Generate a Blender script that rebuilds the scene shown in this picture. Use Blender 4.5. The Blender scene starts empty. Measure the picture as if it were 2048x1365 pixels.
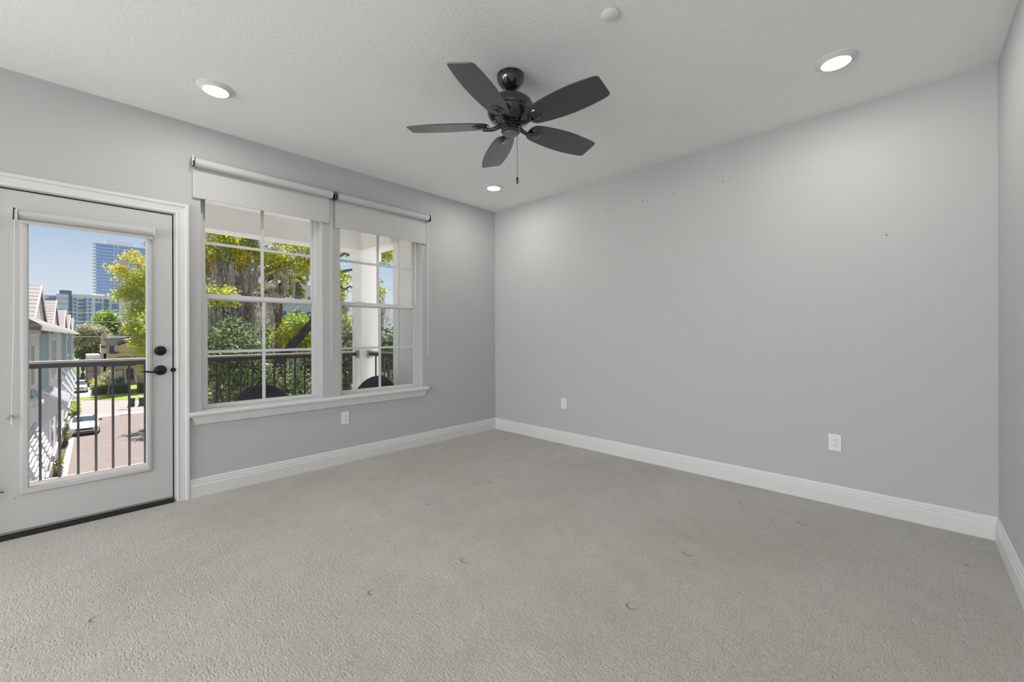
import bpy, math, random
import numpy as np
from mathutils import Vector, Matrix

S = bpy.context.scene
COL = S.collection
PI = math.pi

# ------------------------------------------------------------------ camera
CAM = np.array([3.78216, -3.63649, 1.18685])
F_PX, V0, YAW, PITCH, ROLL = 827.168, 670.236, 0.76440, -0.00042, -0.00241
fw = np.array([-math.sin(YAW)*math.cos(PITCH), math.cos(YAW)*math.cos(PITCH), math.sin(PITCH)])
rt = np.array([math.cos(YAW), math.sin(YAW), 0.0])
up = np.cross(rt, fw)
rt2 = rt*math.cos(ROLL) + up*math.sin(ROLL)
up2 = np.cross(rt2, fw)
cd = bpy.data.cameras.new('camera')
cd.sensor_fit = 'HORIZONTAL'; cd.sensor_width = 36.0
cd.lens = F_PX/2048*36.0
cd.shift_y = -(682.5 - V0)/2048
cd.clip_start = 0.03; cd.clip_end = 3000
cam = bpy.data.objects.new('camera', cd); COL.objects.link(cam)
M = Matrix.Identity(4)
for i in range(3):
    M[i][0] = rt2[i]; M[i][1] = up2[i]; M[i][2] = -fw[i]; M[i][3] = CAM[i]
cam.matrix_world = M
S.camera = cam

# ------------------------------------------------------------------ world, sun, exposure
SUN_DIR = Vector((-0.42, 0.11, 0.90)).normalized()      # towards the sun
W = bpy.data.worlds.new('world'); S.world = W; W.use_nodes = True
nt = W.node_tree; nt.nodes.clear()
out = nt.nodes.new('ShaderNodeOutputWorld'); bg = nt.nodes.new('ShaderNodeBackground')
sky = nt.nodes.new('ShaderNodeTexSky'); sky.sky_type = 'NISHITA'; sky.sun_disc = False
sky.sun_elevation = math.asin(SUN_DIR.z); sky.sun_rotation = math.atan2(SUN_DIR.x, SUN_DIR.y)
sky.air_density = 1.0; sky.dust_density = 1.0; sky.ozone_density = 1.0
mx = nt.nodes.new('ShaderNodeMix'); mx.data_type = 'RGBA'; mx.inputs['Factor'].default_value = 0.35
mx.inputs['B'].default_value = (4.9, 5.9, 8.0, 1)
nt.links.new(sky.outputs[0], mx.inputs['A'])
# the air whitens towards the horizon
tcw = nt.nodes.new('ShaderNodeTexCoord'); sx = nt.nodes.new('ShaderNodeSeparateXYZ'); nt.links.new(tcw.outputs['Generated'], sx.inputs[0])
hz_ = nt.nodes.new('ShaderNodeMapRange'); hz_.interpolation_type = 'SMOOTHSTEP'; nt.links.new(sx.outputs['Z'], hz_.inputs[0])
hz_.inputs[1].default_value = 0.0; hz_.inputs[2].default_value = 0.22; hz_.inputs[3].default_value = 0.75; hz_.inputs[4].default_value = 0.0
mh = nt.nodes.new('ShaderNodeMix'); mh.data_type = 'RGBA'; nt.links.new(hz_.outputs[0], mh.inputs[0])
nt.links.new(mx.outputs['Result'], mh.inputs['A']); mh.inputs['B'].default_value = (7.4, 8.3, 9.4, 1)
nt.links.new(mh.outputs['Result'], bg.inputs[0])
bg.inputs[1].default_value = 0.100
nt.links.new(bg.outputs[0], out.inputs[0])

sd = bpy.data.lights.new('sun', 'SUN'); sd.energy = 11.8; sd.angle = math.radians(0.6); sd.color = (1.0, 0.96, 0.90)
so = bpy.data.objects.new('sun', sd); COL.objects.link(so)
so.rotation_euler = (-SUN_DIR).to_track_quat('-Z', 'Y').to_euler(); so.location = (-10, -5, 30)

# added fill lamp behind the camera, outside an invented rear window
ad = bpy.data.lights.new('rear_fill_light', 'AREA'); ad.shape = 'RECTANGLE'; ad.size = 3.2; ad.size_y = 2.2
ad.energy = 205; ad.color = (0.97, 0.985, 1.0)
ao = bpy.data.objects.new('rear_fill_light', ad); COL.objects.link(ao)
ao.location = (1.80, -9.20, 1.30); ao.rotation_euler = (PI/2+math.radians(9), 0, 0)      # shines towards +y
# second added fill lamp, in an invented window out of view to the left
bd = bpy.data.lights.new('side_fill_light', 'AREA'); bd.shape = 'RECTANGLE'; bd.size = 1.50; bd.size_y = 1.66
bd.energy = 108; bd.color = (1.0, 1.0, 1.0)
bo = bpy.data.objects.new('side_fill_light', bd); COL.objects.link(bo)
bo.location = (-0.10, -6.80, 1.48); bo.rotation_euler = (PI/2, 0, -PI/2)      # shines towards +x
LAMP_W = 6.0            # each recessed ceiling light

vs = S.view_settings
S.display_settings.display_device = 'sRGB'
vs.view_transform = 'Standard'; vs.look = 'None'; vs.gamma = 1.0; vs.use_curve_mapping = False
vs.exposure = 0.0
cy = S.cycles
cy.max_bounces = 10; cy.diffuse_bounces = 6; cy.glossy_bounces = 4; cy.transmission_bounces = 6
cy.transparent_max_bounces = 24
cy.caustics_reflective = False; cy.caustics_refractive = False
cy.sample_clamp_indirect = 6.0
cy.use_denoising = True

# ------------------------------------------------------------------ materials
MATS = {}
def mat(name, col, rough=0.5, metal=0.0, spec=0.5, bump=None, var=None, emit=None, coat=0.0):
    """bump = (scale, strength, distance); var = (scale, amount) value variation of the colour"""
    if name in MATS: return MATS[name]
    m = bpy.data.materials.new(name); m.use_nodes = True; MATS[name] = m
    n = m.node_tree; b = n.nodes['Principled BSDF']
    c = tuple(col) + (1,)
    b.inputs['Base Color'].default_value = c
    b.inputs['Roughness'].default_value = rough; b.inputs['Metallic'].default_value = metal
    b.inputs['Specular IOR Level'].default_value = spec
    b.inputs['Coat Weight'].default_value = coat
    tc = None
    if bump or var:
        tc = n.nodes.new('ShaderNodeTexCoord')
    if var:
        nz = n.nodes.new('ShaderNodeTexNoise'); nz.inputs['Scale'].default_value = var[0]; nz.inputs['Detail'].default_value = 4
        n.links.new(tc.outputs['Object'], nz.inputs['Vector'])
        mr = n.nodes.new('ShaderNodeMapRange'); mr.inputs[1].default_value = 0.3; mr.inputs[2].default_value = 0.7
        mr.inputs[3].default_value = 1-var[1]; mr.inputs[4].default_value = 1+var[1]
        n.links.new(nz.outputs['Fac'], mr.inputs[0])
        vm = n.nodes.new('ShaderNodeVectorMath'); vm.operation = 'SCALE'; vm.inputs[0].default_value = col
        n.links.new(mr.outputs[0], vm.inputs['Scale']); n.links.new(vm.outputs[0], b.inputs['Base Color'])
    if bump:
        nz = n.nodes.new('ShaderNodeTexNoise'); nz.inputs['Scale'].default_value = bump[0]; nz.inputs['Detail'].default_value = 3
        n.links.new(tc.outputs['Object'], nz.inputs['Vector'])
        bp = n.nodes.new('ShaderNodeBump'); bp.inputs['Strength'].default_value = bump[1]; bp.inputs['Distance'].default_value = bump[2]
        n.links.new(nz.outputs['Fac'], bp.inputs['Height']); n.links.new(bp.outputs[0], b.inputs['Normal'])
    if emit:
        b.inputs['Emission Color'].default_value = tuple(emit[0]) + (1,); b.inputs['Emission Strength'].default_value = emit[1]
    return m

def glass_mat(name, tint=(1, 1, 1), gl=1.0):
    m = bpy.data.materials.new(name); m.use_nodes = True; n = m.node_tree; n.nodes.clear(); MATS[name] = m
    o = n.nodes.new('ShaderNodeOutputMaterial'); mixs = n.nodes.new('ShaderNodeMixShader')
    t = n.nodes.new('ShaderNodeBsdfTransparent'); t.inputs[0].default_value = tuple(tint)+(1,)
    g = n.nodes.new('ShaderNodeBsdfGlossy'); g.inputs['Roughness'].default_value = 0.0
    f = n.nodes.new('ShaderNodeFresnel'); f.inputs[0].default_value = 1.45
    k = n.nodes.new('ShaderNodeMath'); k.operation = 'MULTIPLY'; k.inputs[1].default_value = 0.5*gl
    n.links.new(f.outputs[0], k.inputs[0]); n.links.new(k.outputs[0], mixs.inputs[0])
    n.links.new(t.outputs[0], mixs.inputs[1]); n.links.new(g.outputs[0], mixs.inputs[2]); n.links.new(mixs.outputs[0], o.inputs[0])
    return m

def leaf_mat(name, cols, trans=0.45):
    """several leaf colours, one picked per leaf"""
    m = bpy.data.materials.new(name); m.use_nodes = True; n = m.node_tree; n.nodes.clear(); MATS[name] = m
    o = n.nodes.new('ShaderNodeOutputMaterial'); mixs = n.nodes.new('ShaderNodeMixShader'); mixs.inputs[0].default_value = trans
    d = n.nodes.new('ShaderNodeBsdfDiffuse'); t = n.nodes.new('ShaderNodeBsdfTranslucent')
    gm = n.nodes.new('ShaderNodeNewGeometry'); cr = n.nodes.new('ShaderNodeValToRGB')
    e = cr.color_ramp.elements
    while len(e) < len(cols): e.new(0.5)
    for i, c in enumerate(cols):
        e[i].position = i/(len(cols)-1); e[i].color = tuple(c)+(1,)
    n.links.new(gm.outputs['Random Per Island'], cr.inputs[0])
    n.links.new(cr.outputs[0], d.inputs[0]); n.links.new(cr.outputs[0], t.inputs[0])
    gl = n.nodes.new('ShaderNodeBsdfGlossy'); gl.inputs['Roughness'].default_value = 0.45
    mix2 = n.nodes.new('ShaderNodeMixShader'); mix2.inputs[0].default_value = 0.06
    n.links.new(d.outputs[0], mixs.inputs[1]); n.links.new(t.outputs[0], mixs.inputs[2])
    n.links.new(mixs.outputs[0], mix2.inputs[1]); n.links.new(gl.outputs[0], mix2.inputs[2])
    n.links.new(mix2.outputs[0], o.inputs[0])
    return m

def brick_mat(name, c1, c2, cm, scale, bw=0.5, rh=0.25, mortar=0.02, rough=0.8, rotz=0.0, bump=0.3):
    m = bpy.data.materials.new(name); m.use_nodes = True; n = m.node_tree; b = n.nodes['Principled BSDF']; MATS[name] = m
    tc = n.nodes.new('ShaderNodeTexCoord'); mp = n.nodes.new('ShaderNodeMapping'); mp.inputs['Rotation'].default_value = (0, 0, rotz)
    br = n.nodes.new('ShaderNodeTexBrick')
    br.inputs['Color1'].default_value = tuple(c1)+(1,); br.inputs['Color2'].default_value = tuple(c2)+(1,); br.inputs['Mortar'].default_value = tuple(cm)+(1,)
    br.inputs['Scale'].default_value = scale; br.inputs['Mortar Size'].default_value = mortar
    br.inputs['Brick Width'].default_value = bw; br.inputs['Row Height'].default_value = rh
    n.links.new(tc.outputs['Object'], mp.inputs[0]); n.links.new(mp.outputs[0], br.inputs['Vector'])
    n.links.new(br.outputs['Color'], b.inputs['Base Color']); b.inputs['Roughness'].default_value = rough
    b.inputs['Specular IOR Level'].default_value = 0.2
    return m

# carpet: short woven ridges running both ways, soft shading of the pile, pressed dents left by furniture
def carpet_mat(dents):
    m = bpy.data.materials.new('carpet'); m.use_nodes = True; n = m.node_tree; b = n.nodes['Principled BSDF']; MATS['carpet'] = m
    L = n.links.new
    def node(t, **kw):
        q = n.nodes.new(t)
        for k, v in kw.items(): setattr(q, k, v)
        return q
    def math_(op, a, c=None):
        q = node('ShaderNodeMath', operation=op)
        for i, v in enumerate((a, c)):
            if v is None: continue
            if isinstance(v, (int, float)): q.inputs[i].default_value = v
            else: L(v, q.inputs[i])
        return q.outputs[0]
    tc = node('ShaderNodeTexCoord'); P = tc.outputs['Object']
    wn = node('ShaderNodeTexNoise'); wn.inputs['Scale'].default_value = 30; wn.inputs['Detail'].default_value = 2
    L(P, wn.inputs['Vector'])
    ws = node('ShaderNodeVectorMath', operation='SCALE'); ws.inputs['Scale'].default_value = 0.012; L(wn.outputs['Color'], ws.inputs[0])
    wa = node('ShaderNodeVectorMath', operation='ADD'); L(P, wa.inputs[0]); L(ws.outputs[0], wa.inputs[1])
    hs = []
    for sc in ((34, 95, 1), (95, 34, 1)):
        mp = node('ShaderNodeMapping'); mp.inputs['Scale'].default_value = sc; L(wa.outputs[0], mp.inputs[0])
        v = node('ShaderNodeTexVoronoi', distance='CHEBYCHEV', voronoi_dimensions='2D'); v.inputs['Scale'].default_value = 1.0
        v.inputs['Randomness'].default_value = 0.75
        L(mp.outputs[0], v.inputs['Vector']); hs.append(math_('SUBTRACT', 1.0, v.outputs['Distance']))
    mk = node('ShaderNodeTexVoronoi', distance='CHEBYCHEV', voronoi_dimensions='2D'); mk.inputs['Scale'].default_value = 30
    mk.inputs['Randomness'].default_value = 0.4; L(P, mk.inputs['Vector'])
    sp = node('ShaderNodeSeparateColor'); L(mk.outputs['Color'], sp.inputs[0])
    sel = math_('GREATER_THAN', sp.outputs[0], 0.5)
    mixf = node('ShaderNodeMix', data_type='FLOAT'); L(sel, mixf.inputs[0]); L(hs[0], mixf.inputs[2]); L(hs[1], mixf.inputs[3])
    h = mixf.outputs[0]
    fn = node('ShaderNodeTexNoise'); fn.inputs['Scale'].default_value = 190; fn.inputs['Detail'].default_value = 2; L(P, fn.inputs['Vector'])
    h = math_('ADD', math_('MULTIPLY', h, 0.75), math_('MULTIPLY', fn.outputs['Fac'], 0.8))
    for (x, y, r) in dents:
        d = node('ShaderNodeVectorMath', operation='DISTANCE'); L(P, d.inputs[0]); d.inputs[1].default_value = (x, y, 0)
        mr = node('ShaderNodeMapRange', interpolation_type='SMOOTHSTEP'); L(d.outputs['Value'], mr.inputs[0])
        mr.inputs[1].default_value = r*0.75; mr.inputs[2].default_value = r*1.25; mr.inputs[3].default_value = -1.8; mr.inputs[4].default_value = 0.0
        h = math_('ADD', h, mr.outputs[0])
    bp = node('ShaderNodeBump'); bp.inputs['Strength'].default_value = 1.0; bp.inputs['Distance'].default_value = 0.007
    L(h, bp.inputs['Height']); L(bp.outputs[0], b.inputs['Normal'])
    # worn and brushed areas of the pile
    n1 = node('ShaderNodeTexNoise'); n1.inputs['Scale'].default_value = 1.1; n1.inputs['Detail'].default_value = 5; n1.inputs['Roughness'].default_value = 0.6
    L(P, n1.inputs['Vector'])
    n2 = node('ShaderNodeTexNoise'); n2.inputs['Scale'].default_value = 9; n2.inputs['Detail'].default_value = 6; n2.inputs['Roughness'].default_value = 0.7
    L(P, n2.inputs['Vector'])
    s = math_('ADD', math_('MULTIPLY', n1.outputs['Fac'], 0.6), math_('MULTIPLY', n2.outputs['Fac'], 0.4))
    mr = node('ShaderNodeMapRange'); L(s, mr.inputs[0]); mr.inputs[1].default_value = 0.35; mr.inputs[2].default_value = 0.65
    cr = node('ShaderNodeMix', data_type='RGBA'); L(mr.outputs[0], cr.inputs[0])
    cr.inputs['A'].default_value = (0.455, 0.435, 0.400, 1); cr.inputs['B'].default_value = (0.575, 0.555, 0.520, 1)
    # fibres: their colour varies at random with the fine noise
    fm = node('ShaderNodeMapRange'); L(fn.outputs['Fac'], fm.inputs[0]); fm.inputs[1].default_value = 0.3; fm.inputs[2].default_value = 0.7
    fm.inputs[3].default_value = 0.82; fm.inputs[4].default_value = 1.12
    sc = node('ShaderNodeVectorMath', operation='SCALE'); L(cr.outputs['Result'], sc.inputs[0]); L(fm.outputs[0], sc.inputs['Scale'])
    L(sc.outputs[0], b.inputs['Base Color'])
    b.inputs['Roughness'].default_value = 0.95; b.inputs['Specular IOR Level'].default_value = 0.1
    b.inputs['Sheen Weight'].default_value = 0.15; b.inputs['Sheen Roughness'].default_value = 0.5
    return m

# ------------------------------------------------------------------ mesh helpers
class MB:
    def __init__(s): s.v = []; s.f = []; s.mi = []; s.cur = 0
    def face(s, idx): s.f.append(tuple(idx)); s.mi.append(s.cur)
    def add(s, vs, fs):
        o = len(s.v); s.v += [tuple(p) for p in vs]
        for f in fs: s.face([o+i for i in f])
        return s
    def box(s, x0, x1, y0, y1, z0, z1):
        x0, x1 = min(x0, x1), max(x0, x1); y0, y1 = min(y0, y1), max(y0, y1); z0, z1 = min(z0, z1), max(z0, z1)
        return s.add([(x0,y0,z0),(x1,y0,z0),(x1,y1,z0),(x0,y1,z0),(x0,y0,z1),(x1,y0,z1),(x1,y1,z1),(x0,y1,z1)],
                     [(0,3,2,1),(4,5,6,7),(0,1,5,4),(1,2,6,5),(2,3,7,6),(3,0,4,7)])
    def obox(s, c, ax, ay, az):
        """oriented box: centre and three half-axis vectors"""
        c, ax, ay, az = map(Vector, (c, ax, ay, az))
        vs = [c+i*ax+j*ay+k*az for k in (-1, 1) for (i, j) in ((-1,-1),(1,-1),(1,1),(-1,1))]
        return s.add(vs, [(0,3,2,1),(4,5,6,7),(0,1,5,4),(1,2,6,5),(2,3,7,6),(3,0,4,7)])
    def lathe(s, prof, c=(0,0,0), axis='z', n=32, cap=True):
        """prof = [(r, h)...] along the axis from c"""
        o = len(s.v)
        for (r, h) in prof:
            for i in range(n):
                a = 2*PI*i/n; p, q = r*math.cos(a), r*math.sin(a)
                if axis == 'z': d = (p, q, h)
                elif axis == 'x': d = (h, p, q)
                else: d = (p, h, q)
                s.v.append((c[0]+d[0], c[1]+d[1], c[2]+d[2]))
        for k in range(len(prof)-1):
            for i in range(n):
                j = (i+1) % n
                s.face((o+k*n+i, o+k*n+j, o+(k+1)*n+j, o+(k+1)*n+i))
        if cap:
            s.face([o+i for i in range(n)][::-1]); s.face([o+(len(prof)-1)*n+i for i in range(n)])
        return s
    def tube(s, pts, rad, n=8, cap=True):
        pts = [Vector(p) for p in pts]
        if isinstance(rad, (int, float)): rad = [rad]*len(pts)
        o = len(s.v); up_ = Vector((0, 0, 1))
        for i, p in enumerate(pts):
            t = (pts[min(i+1, len(pts)-1)] - pts[max(i-1, 0)])
            t = t.normalized() if t.length > 1e-9 else Vector((0, 0, 1))
            a = t.cross(up_)
            if a.length < 1e-3: a = t.cross(Vector((1, 0, 0)))
            a.normalize(); b = a.cross(t)
            for k in range(n):
                th = 2*PI*k/n
                s.v.append(tuple(p + rad[i]*(a*math.cos(th) + b*math.sin(th))))
        for i in range(len(pts)-1):
            for k in range(n):
                j = (k+1) % n
                s.face((o+i*n+k, o+i*n+j, o+(i+1)*n+j, o+(i+1)*n+k))
        if cap:
            s.face([o+k for k in range(n)][::-1]); s.face([o+(len(pts)-1)*n+k for k in range(n)])
        return s
    def prism(s, poly, fn0, fn1):
        """poly of 2D points; fn0/fn1 turn each into a 3D point of the two end faces"""
        n = len(poly); o = len(s.v)
        s.v += [tuple(fn0(p)) for p in poly] + [tuple(fn1(p)) for p in poly]
        s.face([o+i for i in range(n)][::-1]); s.face([o+n+i for i in range(n)])
        for i in range(n):
            j = (i+1) % n; s.face((o+i, o+j, o+n+j, o+n+i))
        return s
    def build(s, name, m, parent=None, smooth=False, bevel=0.0, origin=None, ang=35):
        me = bpy.data.meshes.new(name)
        base = Vector((0, 0, 0))
        if parent is not None: base = wloc(parent)
        elif origin is not None: base = Vector(origin)
        if parent is not None and origin is not None: base = Vector(origin)
        me.from_pydata([(v[0]-base.x, v[1]-base.y, v[2]-base.z) for v in s.v], [], s.f)
        ms = m if isinstance(m, (list, tuple)) else [m]
        for q in ms: me.materials.append(q)
        if len(ms) > 1: me.polygons.foreach_set('material_index', s.mi)
        me.validate(); me.update()
        bm_fix(me)
        if smooth:
            me.polygons.foreach_set('use_smooth', [True]*len(me.polygons))
            me.set_sharp_from_angle(angle=math.radians(ang))
        o = bpy.data.objects.new(name, me); COL.objects.link(o)
        if parent is not None:
            o.parent = parent
            o.location = base - wloc(parent)
        else: o.location = base
        if bevel:
            bv = o.modifiers.new('bevel', 'BEVEL'); bv.width = bevel; bv.segments = 2; bv.limit_method = 'ANGLE'
        return o

def bm_fix(me):
    import bmesh
    b = bmesh.new(); b.from_mesh(me); bmesh.ops.recalc_face_normals(b, faces=b.faces); b.to_mesh(me); b.free()

def wloc(o):
    v = Vector(o.location)
    while o.parent is not None:
        o = o.parent; v = v + Vector(o.location)
    return v

def tag(o, label=None, cat=None, group=None, kind=None):
    if label: o['label'] = label
    if cat: o['category'] = cat
    if group: o['group'] = group
    if kind: o['kind'] = kind
    return o

def thing(name, loc, label, cat, group=None):
    o = bpy.data.objects.new(name, None); COL.objects.link(o); o.location = loc; o.empty_display_size = 0.1
    return tag(o, label, cat, group)

def struct(o, label=None, cat=None):
    o['kind'] = 'structure'
    if label: o['label'] = label
    if cat: o['category'] = cat
    return o

def sempty(name, loc, label, cat):
    o = bpy.data.objects.new(name, None); COL.objects.link(o); o.location = loc
    return struct(o, label, cat)

def copy_tree(o, parent=None):
    c = o.copy(); COL.objects.link(c)
    if parent is not None: c.parent = parent
    for ch in list(o.children): copy_tree(ch, c)
    return c

def wall_grid(mb, fixed, a_cuts, b_cuts, holes, axis='x'):
    """boxes filling a wall slab, leaving out the holes (a0, a1, b0, b1)"""
    for i in range(len(a_cuts)-1):
        for j in range(len(b_cuts)-1):
            a0, a1, b0, b1 = a_cuts[i], a_cuts[i+1], b_cuts[j], b_cuts[j+1]
            am, bmid = (a0+a1)/2, (b0+b1)/2
            if any(h[0] < am < h[1] and h[2] < bmid < h[3] for h in holes): continue
            if axis == 'x': mb.box(fixed[0], fixed[1], a0, a1, b0, b1)
            else: mb.box(a0, a1, fixed[0], fixed[1], b0, b1)

# ------------------------------------------------------------------ room materials
WALL = mat('wall_paint', (0.505, 0.505, 0.503), rough=0.75, spec=0.3, bump=(220, 0.06, 0.002))
CEIL = mat('ceiling_texture', (0.88, 0.88, 0.88), rough=0.9, spec=0.2, bump=(55, 0.22, 0.006))
TRIM = mat('white_trim', (0.70, 0.70, 0.695), rough=0.42, spec=0.5)
DOORP = mat('door_paint', (0.555, 0.555, 0.55), rough=0.42, spec=0.5)
VINYL = mat('white_vinyl', (0.69, 0.69, 0.69), rough=0.4)
SHADE = mat('shade_fabric', (0.555, 0.555, 0.55), rough=0.85, spec=0.2, bump=(900, 0.1, 0.001))
CHROME = mat('bracket_metal', (0.45, 0.44, 0.43), rough=0.25, metal=1.0)
DARKM = mat('dark_bronze', (0.030, 0.028, 0.027), rough=0.32, metal=0.7)
RUBBER = mat('black_rubber', (0.015, 0.015, 0.015), rough=0.6)
PLATE = mat('outlet_plastic', (0.78, 0.78, 0.77), rough=0.35)
HOLE = mat('dark_hole', (0.05, 0.05, 0.05), rough=0.9)
CORD = mat('white_cord', (0.72, 0.72, 0.71), rough=0.6)
PANE = glass_mat('clear_pane')
SCREENED = glass_mat('screened_pane', tint=(0.88, 0.88, 0.88))
EXTW = mat('exterior_white', (0.88, 0.88, 0.88), rough=0.6, spec=0.3)

H = 2.74; WX = 4.153; YR = -9.0
# ------------------------------------------------------------------ floor, ceiling, walls
DENTS = [(1.358, -1.351, 0.018), (1.338, -1.942, 0.022), (2.099, -2.235, 0.026), (2.92, -1.366, 0.024), (2.942, -0.434, 0.02), (2.909, -1.973, 0.022), (1.323, -3.593, 0.02), (3.3, -0.506, 0.024), (1.365, -0.389, 0.018), (1.995, -2.707, 0.018), (4.01, -0.495, 0.018)]
CARPET = carpet_mat(DENTS)
m = MB(); m.box(0, WX, YR, 0, -0.05, 0); struct(m.build('floor', CARPET), 'light greige woven carpet across the whole room', 'carpet')
m = MB(); m.box(-0.16, WX+0.12, YR-0.12, 0.12, H, H+0.12); struct(m.build('ceiling', CEIL), 'light grey ceiling with a knockdown texture', 'ceiling')

DO = (-4.03, -3.145, -0.2, 2.082)            # door opening (y0, y1, z0, z1)
W1 = (-3.02, -2.14, 0.590, 2.36); W2 = (-1.98, -1.085, 0.590, 2.36); W4 = (-7.60, -6.00, 0.590, 2.36)  # W4 is the opening added for the side fill lamp
ys = [YR-0.12, W4[0], W4[1], DO[0], DO[1], W1[0], W1[1], W2[0], W2[1], 0.12]
m = MB(); wall_grid(m, (-0.09, 0.0), ys, [-0.05, 0.590, 2.082, 2.36, H], [DO, W1, W2, W4])
struct(m.build('wall_left', WALL), 'light grey wall holding the glazed door and two windows', 'wall')
m = MB(); wall_grid(m, (-0.16, -0.0901), [-9.6]+ys[1:-1]+[0.12], [-0.3, 0.590, 2.082, 2.36, H+0.4], [(DO[0], DO[1], -0.12, 2.082), W1, W2, W4])
struct(m.build('wall_exterior', EXTW), 'white outer face of the wall towards the balcony', 'wall')
# back wall with the small nail holes in its paint
m = MB(); m.box(0, WX, 0, 0.12, -0.05, H); m.cur = 1
for (x, z) in ((1.59,2.431),(1.624,2.434),(1.989,2.431),(2.034,2.43),(2.286,2.435),(2.689,2.437),(3.679,1.832)):
    m.lathe([(0.0045, 0), (0.0045, 0.0006)], (x, -0.0006, z), 'y', 10)
struct(m.build('wall_back', [WALL, HOLE]), 'plain light grey wall facing the camera with a few nail holes', 'wall')
m = MB(); m.box(WX, WX+0.12, YR-0.12, 0.12, -0.05, H); struct(m.build('wall_right', WALL), 'light grey wall along the right edge', 'wall')
# unseen rear wall; its wide glazed opening is added for the fill lamp
m = MB(); wall_grid(m, (YR-0.12, YR), [0, 0.30, 3.85, WX], [-0.05, 0.15, 2.42, H], [(0.30, 3.85, 0.15, 2.42)], 'y')
struct(m.build('wall_rear', WALL), 'light grey wall behind the camera with a wide added window', 'wall')
w3 = sempty('fill_window_rear', (2.07, YR-0.06, 0.15), 'wide white framed window added behind the camera for fill light', 'window')
m = MB()
for x in (0.30, 1.46, 2.64, 3.80): m.box(x, x+0.05, YR-0.09, YR-0.03, 0.15, 2.42)
m.box(0.30, 3.85, YR-0.09, YR-0.03, 0.15, 0.20); m.box(0.30, 3.85, YR-0.09, YR-0.03, 2.37, 2.42)
m.build('frame', VINYL, w3)
m = MB(); m.box(0.34, 3.81, YR-0.063, YR-0.059, 0.19, 2.38); m.build('pane', PANE, w3)

# ------------------------------------------------------------------ baseboards and door casing (swept profiles)
BP = [(0,0),(0.016,0),(0.016,0.084),(0.0125,0.089),(0.0125,0.106),(0.0085,0.111),(0.0085,0.122),(0.0055,0.131),(0,0.134)]
m = MB(); m.prism(BP, lambda p: (p[0], -3.087, p[1]), lambda p: (p[0], -p[0], p[1]))
struct(m.build('baseboard_left', TRIM), 'white moulded baseboard under the windows', 'baseboard')
m = MB(); m.prism(BP, lambda p: (p[0], -p[0], p[1]), lambda p: (WX-p[0], -p[0], p[1]))
struct(m.build('baseboard_back', TRIM), 'long white moulded baseboard along the plain back wall', 'baseboard')
m = MB(); m.prism(BP, lambda p: (WX-p[0], -p[0], p[1]), lambda p: (WX-p[0], YR, p[1]))
struct(m.build('baseboard_right', TRIM), 'white moulded baseboard at the right edge', 'baseboard')
CP = [(0,0),(0,0.011),(0.006,0.014),(0.014,0.014),(0.018,0.0115),(0.050,0.0145),(0.054,0.020),(0.062,0.0215),(0.070,0.0215),(0.074,0.018),(0.077,0.013),(0.077,0)]
m = MB(); n = len(CP); y0, y1, zt = -4.010, -3.164, 2.058
rings = [lambda o, x: (x, y1+o, 0), lambda o, x: (x, y1+o, zt+o), lambda o, x: (x, y0-o, zt+o), lambda o, x: (x, y0-o, 0)]
for r in rings: m.v += [r(o, x) for (o, x) in CP]
for k in range(3):
    for i in range(n):
        j = (i+1) % n; m.face((k*n+i, k*n+j, (k+1)*n+j, (k+1)*n+i))
m.face(list(range(n))[::-1]); m.face([3*n+i for i in range(n)])
struct(m.build('trim_1', TRIM), 'white moulded casing around the glazed door', 'door casing')

# ------------------------------------------------------------------ balcony door
d1 = sempty('door_1', (-0.02, -3.587, 0.0), 'white exterior door with one large glass lite', 'door')
YL, YRt = -3.992, -3.184          # slab edges
ZB, ZT = 0.042, 2.043
G = (-3.851, -3.326, 0.282, 1.90)  # glass opening
m = MB(); wall_grid(m, (-0.052, -0.006), [YL, G[0]-0.012, G[1]+0.012, YRt], [ZB, G[2]-0.012, G[3]+0.012, ZT], [(G[0]-0.012, G[1]+0.012, G[2]-0.012, G[3]+0.012)])
m.build('door_slab', DOORP, d1)
# jamb: side legs and head, set back a little
m = MB(); m.box(-0.16, 0.0, -3.176, -3.145, 0.0, 2.082); m.box(-0.16, 0.0, -4.03, -4.000, 0.0, 2.082); m.box(-0.16, 0.0, -4.0, -3.176, 2.052, 2.082)
m.build('door_jamb', DOORP, d1)
m = MB(); m.box(-0.058, -0.022, -3.1835, -3.1765, 0.03, 2.0515); m.box(-0.058, -0.022, -4.0, -3.184, 2.0435, 2.0515)
m.build('weatherstrip', RUBBER, d1)
# raised moulding round the glass
LP = [(-0.034,-0.006),(-0.034,-0.001),(-0.029,0.005),(-0.020,0.008),(-0.012,0.006),(-0.006,0.007),(-0.001,0.003),(0,-0.004),(0,-0.022),(-0.012,-0.022),(-0.012,-0.006)]
m = MB(); n = len(LP)
for (sy, sz, cy_, cz_) in ((1,1,G[0],G[2]),(-1,1,G[1],G[2]),(-1,-1,G[1],G[3]),(1,-1,G[0],G[3])):
    m.v += [(x, cy_+sy*o, cz_+sz*o) for (o, x) in LP]
for k in range(4):
    for i in range(n):
        j = (i+1) % n; q = ((k+1) % 4)*n; m.face((k*n+i, k*n+j, q+j, q+i))
m.build('glass_frame', DOORP, d1, smooth=True, ang=50)
m = MB(); m.box(-0.031, -0.027, G[0]-0.01, G[1]+0.01, G[2]-0.01, G[3]+0.01); m.build('pane', PANE, d1)
m = MB(); m.box(-0.05, -0.002, YL, YRt, 0.030, 0.0418); m.build('door_sweep', mat('sweep_grey', (0.22,0.22,0.21), rough=0.6), d1)
m = MB(); m.box(-0.17, 0.012, -4.0, -3.176, -0.04, 0.026); m.build('threshold', RUBBER, d1, bevel=0.004)
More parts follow.
